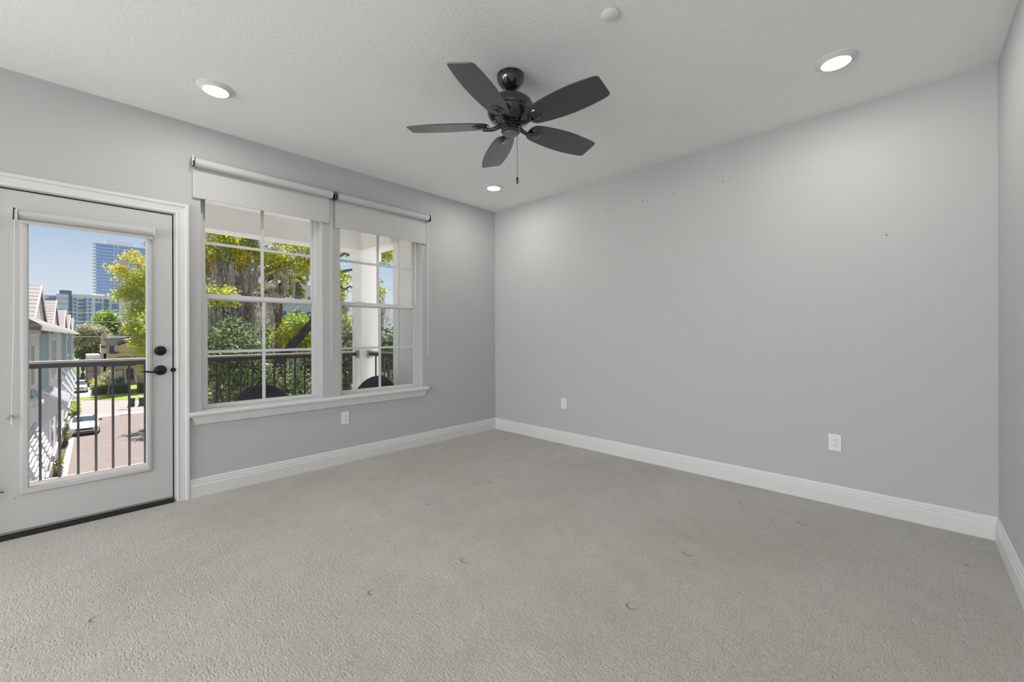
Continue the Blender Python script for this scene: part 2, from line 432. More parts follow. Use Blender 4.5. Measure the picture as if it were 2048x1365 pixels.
# deadbolt
db = MB().lathe([(0.0335,0),(0.0335,0.006),(0.030,0.011),(0.020,0.013),(0.019,0.014)], (-0.006,-3.250,1.080), 'x', 32).build('deadbolt', DARKM, d1, smooth=True)
m = MB(); m.obox((0.0150,-3.250,1.080),(0.008,0,0),(0,0.019,0),(0,0,0.0055)); m.build('thumb_turn', DARKM, db, bevel=0.003)
# lever
lv = MB().lathe([(0.0345,0),(0.0345,0.006),(0.031,0.011),(0.022,0.014),(0.021,0.015)], (-0.006,-3.250,0.944), 'x', 32).build('door_lever', DARKM, d1, smooth=True)
m = MB(); m.lathe([(0.012,0),(0.0115,0.035)], (0.006,-3.250,0.944), 'x', 20)
pts = [(0.040,-3.240,0.946),(0.043,-3.252,0.949),(0.044,-3.264,0.946),(0.044,-3.278,0.938),(0.046,-3.295,0.936),(0.050,-3.315,0.939),(0.054,-3.338,0.943),(0.057,-3.356,0.943)]
m.tube(pts, [0.0085,0.0105,0.0095,0.0080,0.0070,0.0062,0.0055,0.0042], 10)
m.build('lever_arm', DARKM, lv, smooth=True, ang=60)
MB().lathe([(0.016,0),(0.016,0.004),(0.011,0.010)], (-0.006,-3.1795,0.942), 'x', 16).build('latch_plate', DARKM, d1, smooth=True)
# hinge with its pin stop on the far edge
m = MB(); m.tube([(0.006,-3.996,0.235),(0.006,-3.996,0.335)], 0.007, 10); m.tube([(0.006,-3.996,0.291),(0.035,-3.958,0.291),(0.037,-3.944,0.291)], 0.0035, 8)
m.build('hinge', DARKM, d1, smooth=True)
for (y, z) in ((-3.905, 0.232), (-3.281, 0.2015)):
    MB().lathe([(0.004,0),(0.004,0.003),(0.002,0.004)], (-0.006,y,z), 'x', 10).build('screw_cap', mat('grey_cap', (0.4,0.4,0.4)), d1)

# door roller shade pulled up
ds = thing('door_roller_shade', (0.010,-3.583,1.862), 'slim white roller shade rolled up above the door glass', 'roller shade')
m = MB(); m.lathe([(0.024,0),(0.024,0.600)], (0.026,-3.886,1.900), 'y', 20); m.build('roll', SHADE, ds, smooth=True)
m = MB(); m.box(0.004, 0.010, -3.884, -3.288, 1.872, 1.90); m.build('fabric', SHADE, ds)
m = MB(); m.box(0.000, 0.013, -3.884, -3.288, 1.853, 1.872); m.build('hem_bar', mat('hem_bar', (0.70,0.68,0.63), rough=0.5), ds, bevel=0.002)
for y in (-3.892, -3.285):
    m = MB(); m.box(-0.006, 0.052, y-0.002, y+0.003, 1.872, 1.930); m.build('bracket', VINYL, ds)
m = MB(); m.tube([(0.040,-3.897,1.925),(0.046,-3.903,1.93),(0.046,-3.905,1.86)], 0.003, 8); m.build('cord_guide', DARKM, ds, smooth=True)
m = MB(); m.tube([(0.012,-3.902,1.87),(0.009,-3.906,1.3),(0.008,-3.9165,0.715)], 0.0021, 6); m.build('pull_cord', CORD, ds, smooth=True)
ck = thing('cord_cleat', (0.0,-3.916,0.70), 'small metal ring and tassel holding the door shade cord', 'cord cleat')
m = MB(); a = [(0.012, -3.9225+0.010*math.cos(t), 0.713+0.013*math.sin(t)) for t in np.linspace(0, 2*PI, 17)]; m.tube(a, 0.0018, 6); m.build('ring', CHROME, ck, smooth=True)
MB().lathe([(0.007,0),(0.007,0.012),(0.004,0.016)], (-0.006,-3.918,0.712), 'x', 12).build('screw_base', CHROME, ck, smooth=True)
m = MB(); m.tube([(0.012,-3.917,0.712),(0.013,-3.915,0.69),(0.012,-3.914,0.672)], [0.003,0.0045,0.005], 8); m.build('tassel', CORD, ck, smooth=True)

# ------------------------------------------------------------------ windows
def window(name, y0, y1, label, screen=True):
    z0, z1 = 0.610, 2.36; w = y1-y0; yc = (y0+y1)/2
    o = sempty(name, (-0.10, yc, z0), label, 'window')
    m = MB(); xo, xi = -0.155, -0.080; t = 0.020
    m.box(xo, xi, y0, y0+t, z0, z1); m.box(xo, xi, y1-t, y1, z0, z1); m.box(xo, xi, y0+t, y1-t, z1-t, z1); m.box(xo, xi, y0+t, y1-t, z0, z0+0.018)
    # stop ridges and balance tracks on the side members
    for (a, b) in ((y0+t, 1), (y1-t, -1)):
        m.box(-0.086, -0.080, a, a+b*0.006, z0+0.018, z1-t)
        m.box(-0.122, -0.117, a, a+b*0.008, 1.49, z1-t)
    m.build('frame', VINYL, o)
    ya, yb = y0+t+0.002, y1-t-0.002
    # upper sash sits further out, lower sash in front of it
    for (nm, x0, x1, za, zb, st, rb, rtp) in (('upper_sash', -0.150, -0.124, 1.462, z1-t-0.002, 0.027, 0.040, 0.036), ('lower_sash', -0.114, -0.088, z0+0.019, 1.505, 0.034, 0.030, 0.042)):
        m = MB(); m.box(x0, x1, ya, ya+st, za, zb); m.box(x0, x1, yb-st, yb, za, zb)
        m.box(x0, x1, ya+st, yb-st, za, za+rb); m.box(x0, x1, ya+st, yb-st, zb-rtp, zb)
        if nm == 'lower_sash':
            m.box(x1, x1+0.006, ya+0.03, yb-0.03, zb-0.034, zb-0.024)       # lift rail lip
        s = m.build(nm, VINYL, o, bevel=0.002)
        xm = (x0+x1)/2; zg0, zg1 = za+rb, zb-rtp
        m = MB(); m.box(xm-0.002, xm+0.002, ya+st-0.003, yb-st+0.003, zg0-0.003, zg1+0.003)
        m.build('pane', SCREENED if nm == 'lower_sash' else PANE, s)
        m = MB(); m.box(xm-0.007, xm+0.009, yc-0.0105, yc+0.0105, zg0, zg1); zc = (zg0+zg1)/2
        m.box(xm-0.0065, xm+0.0085, ya+st, yc-0.0105, zc-0.0105, zc+0.0105); m.box(xm-0.0065, xm+0.0085, yc+0.0105, yb-st, zc-0.0105, zc+0.0105)
        m.build('muntins', VINYL, s)
        if nm == 'lower_sash':
            for dy in (-0.20, 0.20):
                m = MB(); m.prism([(-0.045,0),(-0.03,0.008),(-0.012,0.011),(0.012,0.011),(0.03,0.008),(0.045,0)], lambda p: (-0.112, yc+dy+p[0], zb+p[1]), lambda p: (-0.092, yc+dy+p[0], zb+p[1]))
                m.build('sash_lock', VINYL, s)
            for yy in (ya+0.040, yb-0.062):
                m = MB(); m.box(x1-0.001, x1+0.003, yy, yy+0.022, zb-0.036, zb-0.031); m.build('tilt_latch', mat('latch_grey', (0.10,0.10,0.10)), s)
    m = MB(); m.box(-0.086, -0.078, y1-t-0.012, y1-t, 1.30, 1.36); m.build('sash_stop', VINYL, o)
    return o
window('window_1', W1[0], W1[1], 'wide white double hung window beside the door')
window('window_2', W2[0], W2[1], 'white double hung window nearest the corner')

w4 = sempty('fill_window_side', (-0.08, -6.80, 0.59), 'added fill-light window in the balcony wall beyond the left edge of the picture', 'window')  # invented, unseen window around the side fill lamp
m = MB(); m.box(-0.16,-0.11,-7.60,-7.55,0.59,2.36); m.box(-0.16,-0.11,-6.05,-6.00,0.59,2.36); m.box(-0.16,-0.11,-7.55,-6.05,0.59,0.64); m.box(-0.16,-0.11,-7.55,-6.05,2.31,2.36)
m.build('frame', VINYL, w4)
# sill: stool running under both windows, apron below with mitred returns
m = MB()
m.prism([(0.000,0.592),(0.000,0.626),(0.036,0.626),(0.042,0.622),(0.045,0.612),(0.045,0.604),(0.041,0.595),(0.036,0.592)], lambda p: (p[0],-3.092,p[1]), lambda p: (p[0],-1.032,p[1]))
m.box(-0.088, 0.0, W1[0]+0.0005, W1[1]-0.0005, 0.592, 0.6255); m.box(-0.088, 0.0, W2[0]+0.0005, W2[1]-0.0005, 0.592, 0.6255)
struct(m.build('trim_2', TRIM), 'white window stool running under both windows', 'window sill')
m = MB(); AP = [(0,0.529),(0.010,0.529),(0.013,0.533),(0.019,0.560),(0.024,0.580),(0.026,0.592),(0,0.592)]
m.prism(AP, lambda p: (p[0],-3.056-(p[1]-0.529)*0.35,p[1]), lambda p: (p[0],-1.068+(p[1]-0.529)*0.35,p[1]))
struct(m.build('trim_3', TRIM), 'white moulded apron board below the window stool', 'window apron')

# ------------------------------------------------------------------ roller shades
def roller(y0, y1, fy0, fy1, zb, cordy, label, idx):
    zc, xc, r = 2.447, 0.046, 0.031
    t = thing('roller_shade', (0.0, (y0+y1)/2, zb), label, 'roller shade', 'roller shades above the windows')
    m = MB(); m.lathe([(r*0.6,0),(r,0.004),(r,y1-y0-0.034),(r*0.6,y1-y0-0.03)], (xc, y0+0.015, zc), 'y', 28); m.build('roll', SHADE, t, smooth=True)
    m = MB(); m.box(0.0135, 0.0160, fy0, fy1, zb+0.026, zc+0.004); m.build('fabric', SHADE, t)
    m = MB(); m.box(0.0115, 0.0185, fy0, fy1, zb, zb+0.027); m.build('hem_bar', SHADE, t, bevel=0.003)
    for (y, s) in ((y0, 1), (y1, -1)):
        m = MB(); m.box(0.0015, 0.078, y, y+s*0.003, zc-0.036, zc+0.036); m.box(0.0015, 0.0045, y-s*0.0, y+s*0.022, zc-0.036, zc+0.036)
        b = m.build('bracket', CHROME, t, bevel=0.001)
        MB().lathe([(0.011,0),(0.011,0.013)], (xc, min(y+s*0.003, y+s*0.016), zc), 'y', 14).build('end_plug', DARKM, b, smooth=True)
    m = MB()
    p = [(0.030, cordy-0.006, zc-0.02), (0.026, cordy-0.006, 1.6), (0.024, cordy-0.006, 1.0), (0.024, cordy-0.003, 0.972), (0.024, cordy+0.003, 0.972), (0.024, cordy+0.006, 1.0), (0.026, cordy+0.006, 1.6), (0.030, cordy+0.006, zc-0.02)]
    m.tube(p, 0.0017, 6); m.build('bead_chain', CORD, t, smooth=True)
    return t
roller(-3.080, -2.052, -3.070, -2.082, 2.196, -2.072, 'white roller shade above the window beside the door', 1)
roller(-2.040, -1.022, -2.030, -1.040, 2.168, -1.030, 'white roller shade above the window nearest the corner', 2)

# ------------------------------------------------------------------ outlets
def outlet(c, wall, label):
    t = thing('wall_outlet', c, label, 'outlet', 'duplex wall outlets')
    def P(a, d, z):     # a along the wall, d out of the wall
        return (c[0]+a, c[1]-d, c[2]+z) if wall == 'back' else (c[0]+d, c[1]+a, c[2]+z)
    def bx(m, a0, a1, d0, d1, z0, z1):
        p, q = P(a0, d0, z0), P(a1, d1, z1); m.box(p[0], q[0], p[1], q[1], p[2], q[2])
    m = MB(); bx(m, -0.036, 0.036, 0, 0.006, -0.058, 0.058); m.build('cover_plate', PLATE, t, bevel=0.0025)
    m = MB(); bx(m, -0.0165, 0.0165, 0.0055, 0.0085, -0.033, 0.033); r = m.build('receptacle', PLATE, t, bevel=0.001)
    for zc in (0.0165, -0.0165):
        m = MB()
        for a in (-0.0062, 0.0062): bx(m, a-0.0011, a+0.0011, 0.0083, 0.0089, zc-0.006, zc+0.002)
        if wall == 'back': m.lathe([(0.0024,0),(0.0024,0.0006)], P(0, 0.0089, zc+0.0075), 'y', 10)
        else: m.lathe([(0.0024,0),(0.0024,0.0006)], P(0, 0.0083, zc+0.0075), 'x', 10)
        m.build('slots', HOLE, r)
outlet((3.411, 0, 0.430), 'back', 'white outlet low on the back wall towards the right')
outlet((1.076, 0, 0.437), 'back', 'white outlet low on the back wall near the corner')
outlet((0, -1.935, 0.418), 'left', 'white outlet under the window stool')

# ------------------------------------------------------------------ recessed lights and ceiling cover
LENS = mat('lamp_lens', (0.9,0.9,0.9), rough=0.5, emit=((1.0,0.99,0.96), 6.0))
RINGM = mat('lamp_ring', (0.72,0.72,0.71), rough=0.45)
def downlight(x, y, label):
    t = thing('ceiling_light', (x, y, H), label, 'ceiling light', 'round flush ceiling lights')
    MB().lathe([(0.100,0),(0.100,-0.003),(0.094,-0.006),(0.074,-0.016),(0.071,-0.019),(0.069,-0.0195),(0.0675,-0.017)], (x,y,H), 'z', 48, cap=False).build('trim_ring', RINGM, t, smooth=True, ang=60)
    MB().lathe([(0.0675,-0.0140),(0.0660,-0.0175),(0.0600,-0.0182)], (x,y,H), 'z', 48).build('lens', LENS, t, smooth=True)
    ld = bpy.data.lights.new('downlight_lamp', 'AREA'); ld.shape = 'DISK'; ld.size = 0.118; ld.energy = LAMP_W; ld.color = (1.0, 0.985, 0.955)
    lo = bpy.data.objects.new('downlight_lamp', ld); COL.objects.link(lo); lo.parent = t; lo.location = (0, 0, -0.0195)
    return t
downlight(0.638, -3.045, 'lit ceiling light above the door side of the room')
downlight(0.642, -0.632, 'small lit ceiling light near the far corner')
downlight(3.487, -0.668, 'lit ceiling light near the right wall')
downlight(3.487, -3.040, 'lit ceiling light above the camera, out of the picture')
cp = thing('sprinkler_cover', (2.742, -1.864, H), 'small flat white disc on the ceiling behind the fan', 'sprinkler cover')
MB().lathe([(0.030,0),(0.030,-0.006)], (2.742,-1.864,H), 'z', 32).build('collar', mat('grey_gap', (0.2,0.2,0.2)), cp)
MB().lathe([(0.043,-0.006),(0.0435,-0.008),(0.042,-0.009)], (2.742,-1.864,H), 'z', 40).build('cover_disc', CEIL, cp, smooth=True)

# ------------------------------------------------------------------ ceiling fan
BLACK = mat('gloss_black', (0.012,0.012,0.012), rough=0.10, spec=0.8, coat=0.4)
BLADE = mat('satin_black_blade', (0.030,0.028,0.026), rough=0.28, spec=1.0, coat=0.35)
FX, FY, FZ = 2.063, -1.851, 2.441
fan = thing('ceiling_fan', (FX, FY, H), 'black five blade ceiling fan with a pull chain', 'ceiling fan')
MB().lathe([(0.080,0),(0.082,-0.006),(0.078,-0.010),(0.082,-0.014),(0.081,-0.026),(0.074,-0.046),(0.060,-0.066),(0.040,-0.082),(0.024,-0.089),(0.017,-0.090)], (FX,FY,H), 'z', 40).build('canopy', BLACK, fan, smooth=True, ang=45)
MB().lathe([(0.0125,0),(0.0125,-0.09)], (FX,FY,2.665), 'z', 20).build('downrod', BLACK, fan, smooth=True)
hs_ = MB().lathe([(0.024,2.594),(0.030,2.590),(0.098,2.586),(0.124,2.579),(0.134,2.566),(0.139,2.545),(0.139,2.524),(0.135,2.518),(0.139,2.512),(0.134,2.494),(0.121,2.477),(0.100,2.462),(0.080,2.453),(0.062,2.449)], (FX,FY,0), 'z', 48).build('motor_housing', BLACK, fan, smooth=True, ang=40)
MB().lathe([(0.062,2.452),(0.062,2.446),(0.057,2.443),(0.061,2.438),(0.061,2.431),(0.055,2.428),(0.058,2.424),(0.058,2.416),(0.053,2.413),(0.056,2.409),(0.057,2.402),(0.052,2.394),(0.046,2.391)], (FX,FY,0), 'z', 40).build('switch_housing', BLACK, fan, smooth=True, ang=40)
MB().lathe([(0.044,2.3915),(0.043,2.387),(0.036,2.3845)], (FX,FY,0), 'z', 32).build('bottom_cap', mat('cap_satin', (0.16,0.155,0.15), rough=0.3), fan, smooth=True)
half = [(0.130,0.018),(0.136,0.040),(0.150,0.058),(0.180,0.068),(0.240,0.079),(0.310,0.087),(0.390,0.0915),(0.460,0.0905),(0.530,0.085),(0.590,0.077),(0.608,0.073),(0.616,0.067),(0.620,0.056)]
outline = [(r, w) for r, w in half] + [(r, -w) for r, w in half[::-1]]
ph = math.radians(-13)
def blade(th):
    rh = Vector((math.cos(th), math.sin(th), 0)); tg = Vector((-math.sin(th), math.cos(th), 0))
    wv = tg*math.cos(ph) + Vector((0,0,1))*math.sin(ph); nv = rh.cross(wv).normalized()
    if nv.z < 0: nv = -nv
    c = Vector((FX, FY, FZ))
    m = MB(); m.prism(outline, lambda p: c+rh*p[0]+wv*p[1]-nv*0.003, lambda p: c+rh*p[0]+wv*p[1]+nv*0.003)
    b = m.build('blade', BLADE, fan, bevel=0.0015)
    m = MB()     # iron: curved arm plus a rounded shield under the blade root
    q = lambda r, w, h: c+rh*r+wv*w+nv*h
    arm = [c+rh*0.050+Vector((0,0,0.004)), c+rh*0.080+Vector((0,0,-0.010)), c+rh*0.110+Vector((0,0,-0.020)), q(0.140,0,-0.018), q(0.165,0,-0.014)]
    m.tube(arm, [0.015,0.013,0.012,0.012,0.015], 10)
    sh = [(0.146,0.014),(0.156,0.033),(0.175,0.043),(0.198,0.044),(0.215,0.036),(0.229,0.019),(0.234,0.0)]
    so_ = sh + [(r,-w) for r, w in sh[::-1][1:]]
    m.prism(so_, lambda p: q(p[0],p[1],-0.0032), lambda p: q(0.188+(p[0]-0.188)*0.90,p[1]*0.90,-0.010))
    m.prism([(r, w) for r, w in so_], lambda p: q(0.186+(p[0]-0.186)*0.74,p[1]*0.72,-0.010), lambda p: q(0.184+(p[0]-0.184)*0.50,p[1]*0.48,-0.017))
    m.build('blade_iron', BLACK, b, smooth=True, ang=35)
for k in range(5): blade(math.radians(219.5+72*k))
pc = MB().tube([(2.090,-1.824,2.398),(2.091,-1.823,2.385),(2.091,-1.823,2.128)], 0.0016, 6).build('pull_chain', mat('chain_metal', (0.10,0.10,0.10), rough=0.4, metal=0.8), fan)
MB().lathe([(0.003,0),(0.0065,-0.006),(0.0075,-0.016),(0.0075,-0.030),(0.006,-0.038),(0.003,-0.041)], (2.091,-1.823,2.133), 'z', 16).build('chain_fob', BLACK, pc, smooth=True)

# ------------------------------------------------------------------ balcony
IRON = mat('rail_iron', (0.035, 0.035, 0.042), rough=0.45, spec=0.5)
RAILTOP = mat('rail_cap', (0.36, 0.35, 0.35), rough=0.35, metal=0.3)  # paler than the rail iron: sunlit highlight put into the colour
DECK = mat('deck_tile', (0.77, 0.75, 0.71), rough=0.7, var=(6, 0.08))
SOFF = mat('porch_white', (0.88, 0.88, 0.88), rough=0.6, spec=0.3)
m = MB(); m.box(-1.64, -0.16, -9.6, -0.86, -0.35, -0.10); struct(m.build('floor_balcony', DECK), 'pale balcony floor outside the door', 'balcony floor')
m = MB(); m.box(-1.72, -0.16, -9.6, -0.70, 2.53, 2.60); struct(m.build('ceiling_balcony', SOFF), 'white porch ceiling over the balcony', 'porch ceiling')
m = MB(); m.box(-1.62, -1.37, -9.6, -0.857, 2.284, 2.60); m.box(-1.37, -0.62, -1.107, -0.857, 2.284, 2.60)
m.box(-1.72, -1.62, -9.6, -0.80, 2.40, 2.72); m.box(-1.645, -1.345, -1.132, -0.832, 2.172, 2.284)
struct(m.build('trim_4', SOFF), 'white beam edging the balcony roof', 'porch beam')
m = MB(); m.box(-1.62, -1.37, -1.107, -0.857, -0.10, 2.172); m.box(-1.635, -1.355, -1.122, -0.842, -0.10, 0.02)
struct(m.build('trim_5', SOFF, bevel=0.004), 'square white porch column at the balcony corner', 'porch column')
# wing of the house with lap siding beyond the balcony
m = MB(); m.box(-0.71, -0.17, -1.0, 1.6, -7.4, 4.2)
z = -0.3
while z < 2.53:
    m.prism([(0,0),(0.012,0),(0.003,0.148),(0,0.148)], lambda p: (-0.60,-1.0-p[0],z+p[1]), lambda p: (-0.1605,-1.0-p[0],z+p[1])); z += 0.148
m.box(-0.725, -0.60, -1.018, -1.0, -0.6, 2.53); m.box(-0.725, -0.71, -1.0, -0.88, -0.6, 2.53)
struct(m.build('wall_wing', EXTW), 'white lap siding wall at the end of the balcony', 'siding wall')
m = MB(); m.box(-1.60, -0.16, -9.6, -0.86, -7.4, -0.35); m.box(-0.16, 4.3, -9.6, 0.2, -7.4, -0.35)
struct(m.build('wall_lower', EXTW), 'storeys of the house below the balcony', 'wall')

def railing(name, axis, a0, a1, fixed, bals, label, posts=()):
    t = thing(name, (fixed, (a0+a1)/2, -0.1) if axis == 'y' else ((a0+a1)/2, fixed, -0.1), label, 'railing', 'black balcony railings')
    def bx(m, p0, p1, w, z0, z1):
        if axis == 'y': m.box(fixed-w, fixed+w, p0, p1, z0, z1)
        else: m.box(p0, p1, fixed-w, fixed+w, z0, z1)
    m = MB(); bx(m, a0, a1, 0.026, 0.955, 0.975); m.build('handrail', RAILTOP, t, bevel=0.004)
    m = MB(); bx(m, a0, a1, 0.016, 0.915, 0.955); m.build('top_rail', IRON, t)
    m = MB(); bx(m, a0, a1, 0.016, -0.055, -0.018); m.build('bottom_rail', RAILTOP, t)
    for b in bals:
        m = MB(); bx(m, b-0.0085, b+0.0085, 0.0085, -0.02, 0.92); m.build('baluster', IRON, t)
    for p in posts:
        m = MB(); bx(m, p-0.02, p+0.02, 0.02, -0.10, 0.92); m.build('post', IRON, t)
    return t, bx
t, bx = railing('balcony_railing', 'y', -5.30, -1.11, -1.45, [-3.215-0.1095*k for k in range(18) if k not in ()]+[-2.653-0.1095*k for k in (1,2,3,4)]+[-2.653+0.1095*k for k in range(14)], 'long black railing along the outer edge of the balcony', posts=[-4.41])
m = MB(); bx(m, -1.135, -1.107, 0.032, 0.885, 0.985); m.build('bracket', mat('rail_bracket', (0.42,0.42,0.42), rough=0.4, metal=0.5), t)
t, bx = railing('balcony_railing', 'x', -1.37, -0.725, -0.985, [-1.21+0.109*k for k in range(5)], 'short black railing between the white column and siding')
m = MB(); bx(m, -1.37, -1.345, 0.032, 0.885, 0.985); m.build('bracket', MATS['rail_bracket'], t)

# two tub chairs with rounded backs on the balcony
NAVY = mat('navy_weave', (0.018, 0.022, 0.040), rough=0.5, spec=0.5, bump=(160, 0.5, 0.004))
def chair(cx, cy_, label):
    t = thing('patio_chair', (cx, cy_, -0.10), label, 'chair', 'dark round backed patio chairs')
    # backrest: upright oval shell, wall side of the seat, slightly curved
    m = MB(); n = 28; R0 = 0.275
    def shell(u, v, th):       # u angle across, v 0..1 radial
        a = u
        y = R0*v*math.cos(a); zz = 0.30*v*math.sin(a)
        x = 0.07*(1-(y/R0)**2) - 0.05*(zz/0.30) + th
        return (cx + x*1.0, cy_ + y, 0.425 + zz)
    rows = [0.0001, 0.35, 0.65, 0.85, 0.96, 1.0]
    th = [0.028, 0.030, 0.030, 0.026, 0.016, 0.0]
    for sgn in (1, -1):
        o = len(m.v)
        for r, h in zip(rows, th):
            for i in range(n): m.v.append(shell(2*PI*i/n, r, sgn*h))
        for k in range(len(rows)-1):
            for i in range(n):
                j = (i+1) % n; f = (o+k*n+i, o+k*n+j, o+(k+1)*n+j, o+(k+1)*n+i); m.face(f)
        m.face([o+i for i in range(n)])
    m.build('backrest', NAVY, t, smooth=True, ang=60)
    m = MB(); m.lathe([(0.05,0.30),(0.22,0.30),(0.25,0.315),(0.255,0.345),(0.24,0.365),(0.05,0.372)], (cx-0.20, cy_, -0.02), 'z', 32); m.build('seat', NAVY, t, smooth=True)
    for (dx, dy) in ((-0.36,-0.17),(-0.36,0.17),(-0.05,-0.19),(-0.05,0.19)):
        m = MB(); m.tube([(cx+dx*1.05,cy_+dy*1.1,-0.10),(cx+dx*0.95,cy_+dy*0.95,0.30)], 0.012, 8); m.build('leg', IRON, t)
    for dy in (-0.2, 0.2):
        m = MB(); m.tube([(cx-0.34,cy_+dy,0.30),(cx-0.36,cy_+dy*1.15,0.46),(cx-0.22,cy_+dy*1.2,0.50),(cx+0.01,cy_+dy*1.1,0.47)], 0.013, 8); m.build('arm', NAVY, t, smooth=True)
chair(-0.60, -2.455, 'dark round-backed chair outside the window beside the door')
chair(-0.60, -1.300, 'dark round-backed chair outside the window nearest the corner')

# ================================================================== outside
GZ = -7.4
EPS = 0.012
BRICK = brick_mat('brick_pavers', (0.160,0.131,0.125), (0.195,0.160,0.150), (0.132,0.111,0.105), 3.2, bw=1.0, rh=0.5, mortar=0.04, rotz=PI/2)
STREET = brick_mat('street_brick', (0.24,0.215,0.21), (0.28,0.255,0.245), (0.20,0.185,0.175), 2.6, bw=0.9, rh=0.4, mortar=0.05)
CONC = mat('concrete', (0.31,0.29,0.27), rough=0.85, spec=0.2, var=(0.6, 0.08))
GRASS = mat('grass_green', (0.20,0.25,0.035), rough=0.9, spec=0.1, var=(3, 0.3))
SOIL = mat('mulch', (0.10,0.085,0.05), rough=0.95, spec=0.1, var=(4, 0.4))
EARTH = mat('far_ground', (0.15,0.16,0.10), rough=0.95, spec=0.1, var=(0.05, 0.3))

def slab(name, poly, z, mt, label, cat='ground', t=0.05):
    m = MB(); m.prism(poly, lambda p: (p[0], p[1], z-t), lambda p: (p[0], p[1], z))
    return struct(m.build(name, mt), label, cat)
slab('ground', [(-1400,-1200),(60,-1200),(60,1400),(-1400,1400)], GZ-0.06, EARTH, 'open ground stretching to the skyline', t=0.5)
slab('driveway', [(-2,-4.75),(-57.6,-3.83),(-57.6,1.3),(-56.0,9),(-2,9)], GZ, BRICK, 'pinkish brick driveway beside the townhouses')
slab('kerb_strip', [(-2,-5.05),(-57.6,-4.16),(-57.6,-3.83),(-2,-4.75)], GZ+0.012, CONC, 'pale concrete edging along the driveway')
slab('apron', [(-57.6,-9),(-60.8,-9),(-60.4,-3.7),(-58.8,1.4),(-57.5,9),(-56.0,9),(-57.6,1.3)], GZ+0.01, CONC, 'pale concrete apron where driveway meets street')
slab('street', [(-60.8,-40),(-60.8,-9),(-60.4,-3.7),(-58.8,1.4),(-57.5,9),(-50,40),(-62,40),(-67.5,5.0),(-70.0,2.3),(-75.8,-3.7),(-76.4,-40)], GZ, STREET, 'grey brick street crossing beyond the driveway')
slab('lawn_strip', [(-75.8,-3.72),(-70.0,2.3),(-67.0,5.4),(-73.2,5.8),(-76.4,2.8),(-79.0,-3.70)], GZ+0.04, GRASS, 'bright grass strip along the far kerb', 'lawn')
slab('sidewalk', [(-79.0,-3.7),(-76.4,2.8),(-73.2,5.8),(-75,7),(-78.8,2.9),(-80.4,-2.4),(-97,-2.3),(-97,-4.6),(-82,-4.6)], GZ+0.02, CONC, 'pale sidewalk and drive beside the yellow house', 'path')
slab('front_lawn', [(-80.6,-2.4),(-79.0,2.8),(-96,4.6),(-97,-2.3)], GZ+0.03, GRASS, 'green front lawn of the yellow house', 'lawn')
slab('planting_bed', [(-2,-6.0),(-57.6,-5.05),(-57.6,-4.16),(-2,-5.05)], GZ+0.03, SOIL, 'dark planting bed at the foot of the townhouses', 'bed')
for (x0, x1, y0, y1) in ((-62.05,-61.75,-0.72,0.28),(-57.8,-57.5,-0.75,0.02)):
    m = MB(); m.box(x0, x1, y0, y1, GZ+0.012, GZ+0.03); tag(m.build('drain_grate', mat('drain_dark', (0.06,0.06,0.06)), origin=(x0,y0,GZ)), 'dark slot drain in the %s' % ('street apron nearest the bins' if x0 < -60 else 'brick driveway nearest the car'), 'drain', 'slot drains')

# ---------------- foliage helpers
def leaf_mesh(name, pts, sizes, mt, parent=None, seed=0, origin=None, droop=0.0, aspect=0.5):
    rng = np.random.default_rng(seed); n = len(pts)
    base = np.array(wloc(parent) if parent is not None else (origin or (0,0,0)))
    pts = np.asarray(pts) - base
    a = rng.normal(size=(n,3)); a /= np.linalg.norm(a,axis=1)[:,None]
    if droop: a = a*(1-droop) + np.array([0,0,-1.0])*droop; a /= np.linalg.norm(a,axis=1)[:,None]
    r = rng.normal(size=(n,3)); b = np.cross(a, r); b /= np.linalg.norm(b,axis=1)[:,None]
    L_ = np.asarray(sizes)[:,None]*a; Wd = np.asarray(sizes)[:,None]*b*aspect*0.5
    v = np.empty((n,4,3)); v[:,0] = pts-L_*0.5; v[:,1] = pts+Wd; v[:,2] = pts+L_*0.5; v[:,3] = pts-Wd
    me = bpy.data.meshes.new(name); me.vertices.add(n*4); me.vertices.foreach_set('co', v.reshape(-1).astype(np.float32))
    me.loops.add(n*4); me.loops.foreach_set('vertex_index', np.arange(n*4, dtype=np.int32))
    me.polygons.add(n); me.polygons.foreach_set('loop_start', np.arange(0,n*4,4,dtype=np.int32))
    me.update(calc_edges=True); me.materials.append(mt)
    o = bpy.data.objects.new(name, me); COL.objects.link(o)
    if parent is not None: o.parent = parent
    else: o.location = tuple(base)
    return o

def cloud(center, radii, n, k, spread, seed, flat=0.75):
    """leaf positions gathered in k clumps inside an ellipsoid (mostly its outer half)"""
    rng = np.random.default_rng(seed)
    d = rng.normal(size=(k,3)); d /= np.linalg.norm(d,axis=1)[:,None]
    c = d*(rng.random((k,1))**0.45)*np.array(radii)*0.92 + np.array(center)
    idx = rng.integers(0, k, n)
    off = rng.normal(size=(n,3)); off *= spread*np.array([1,1,flat])
    return c[idx] + off, c

def branch_mb(m, p0, p1, r0, r1, seed=0, k=6, wob=0.06):
    rng = np.random.default_rng(seed); p0 = np.array(p0, float); p1 = np.array(p1, float); L_ = np.linalg.norm(p1-p0)
    pts = []; rr = []
    for i in range(k+1):
        t = i/k; w = rng.normal(size=3)*wob*L_*math.sin(PI*t)*0.6
        pts.append(p0+(p1-p0)*t+w); rr.append(r0+(r1-r0)*t)
    m.tube(pts, rr, 8); return pts

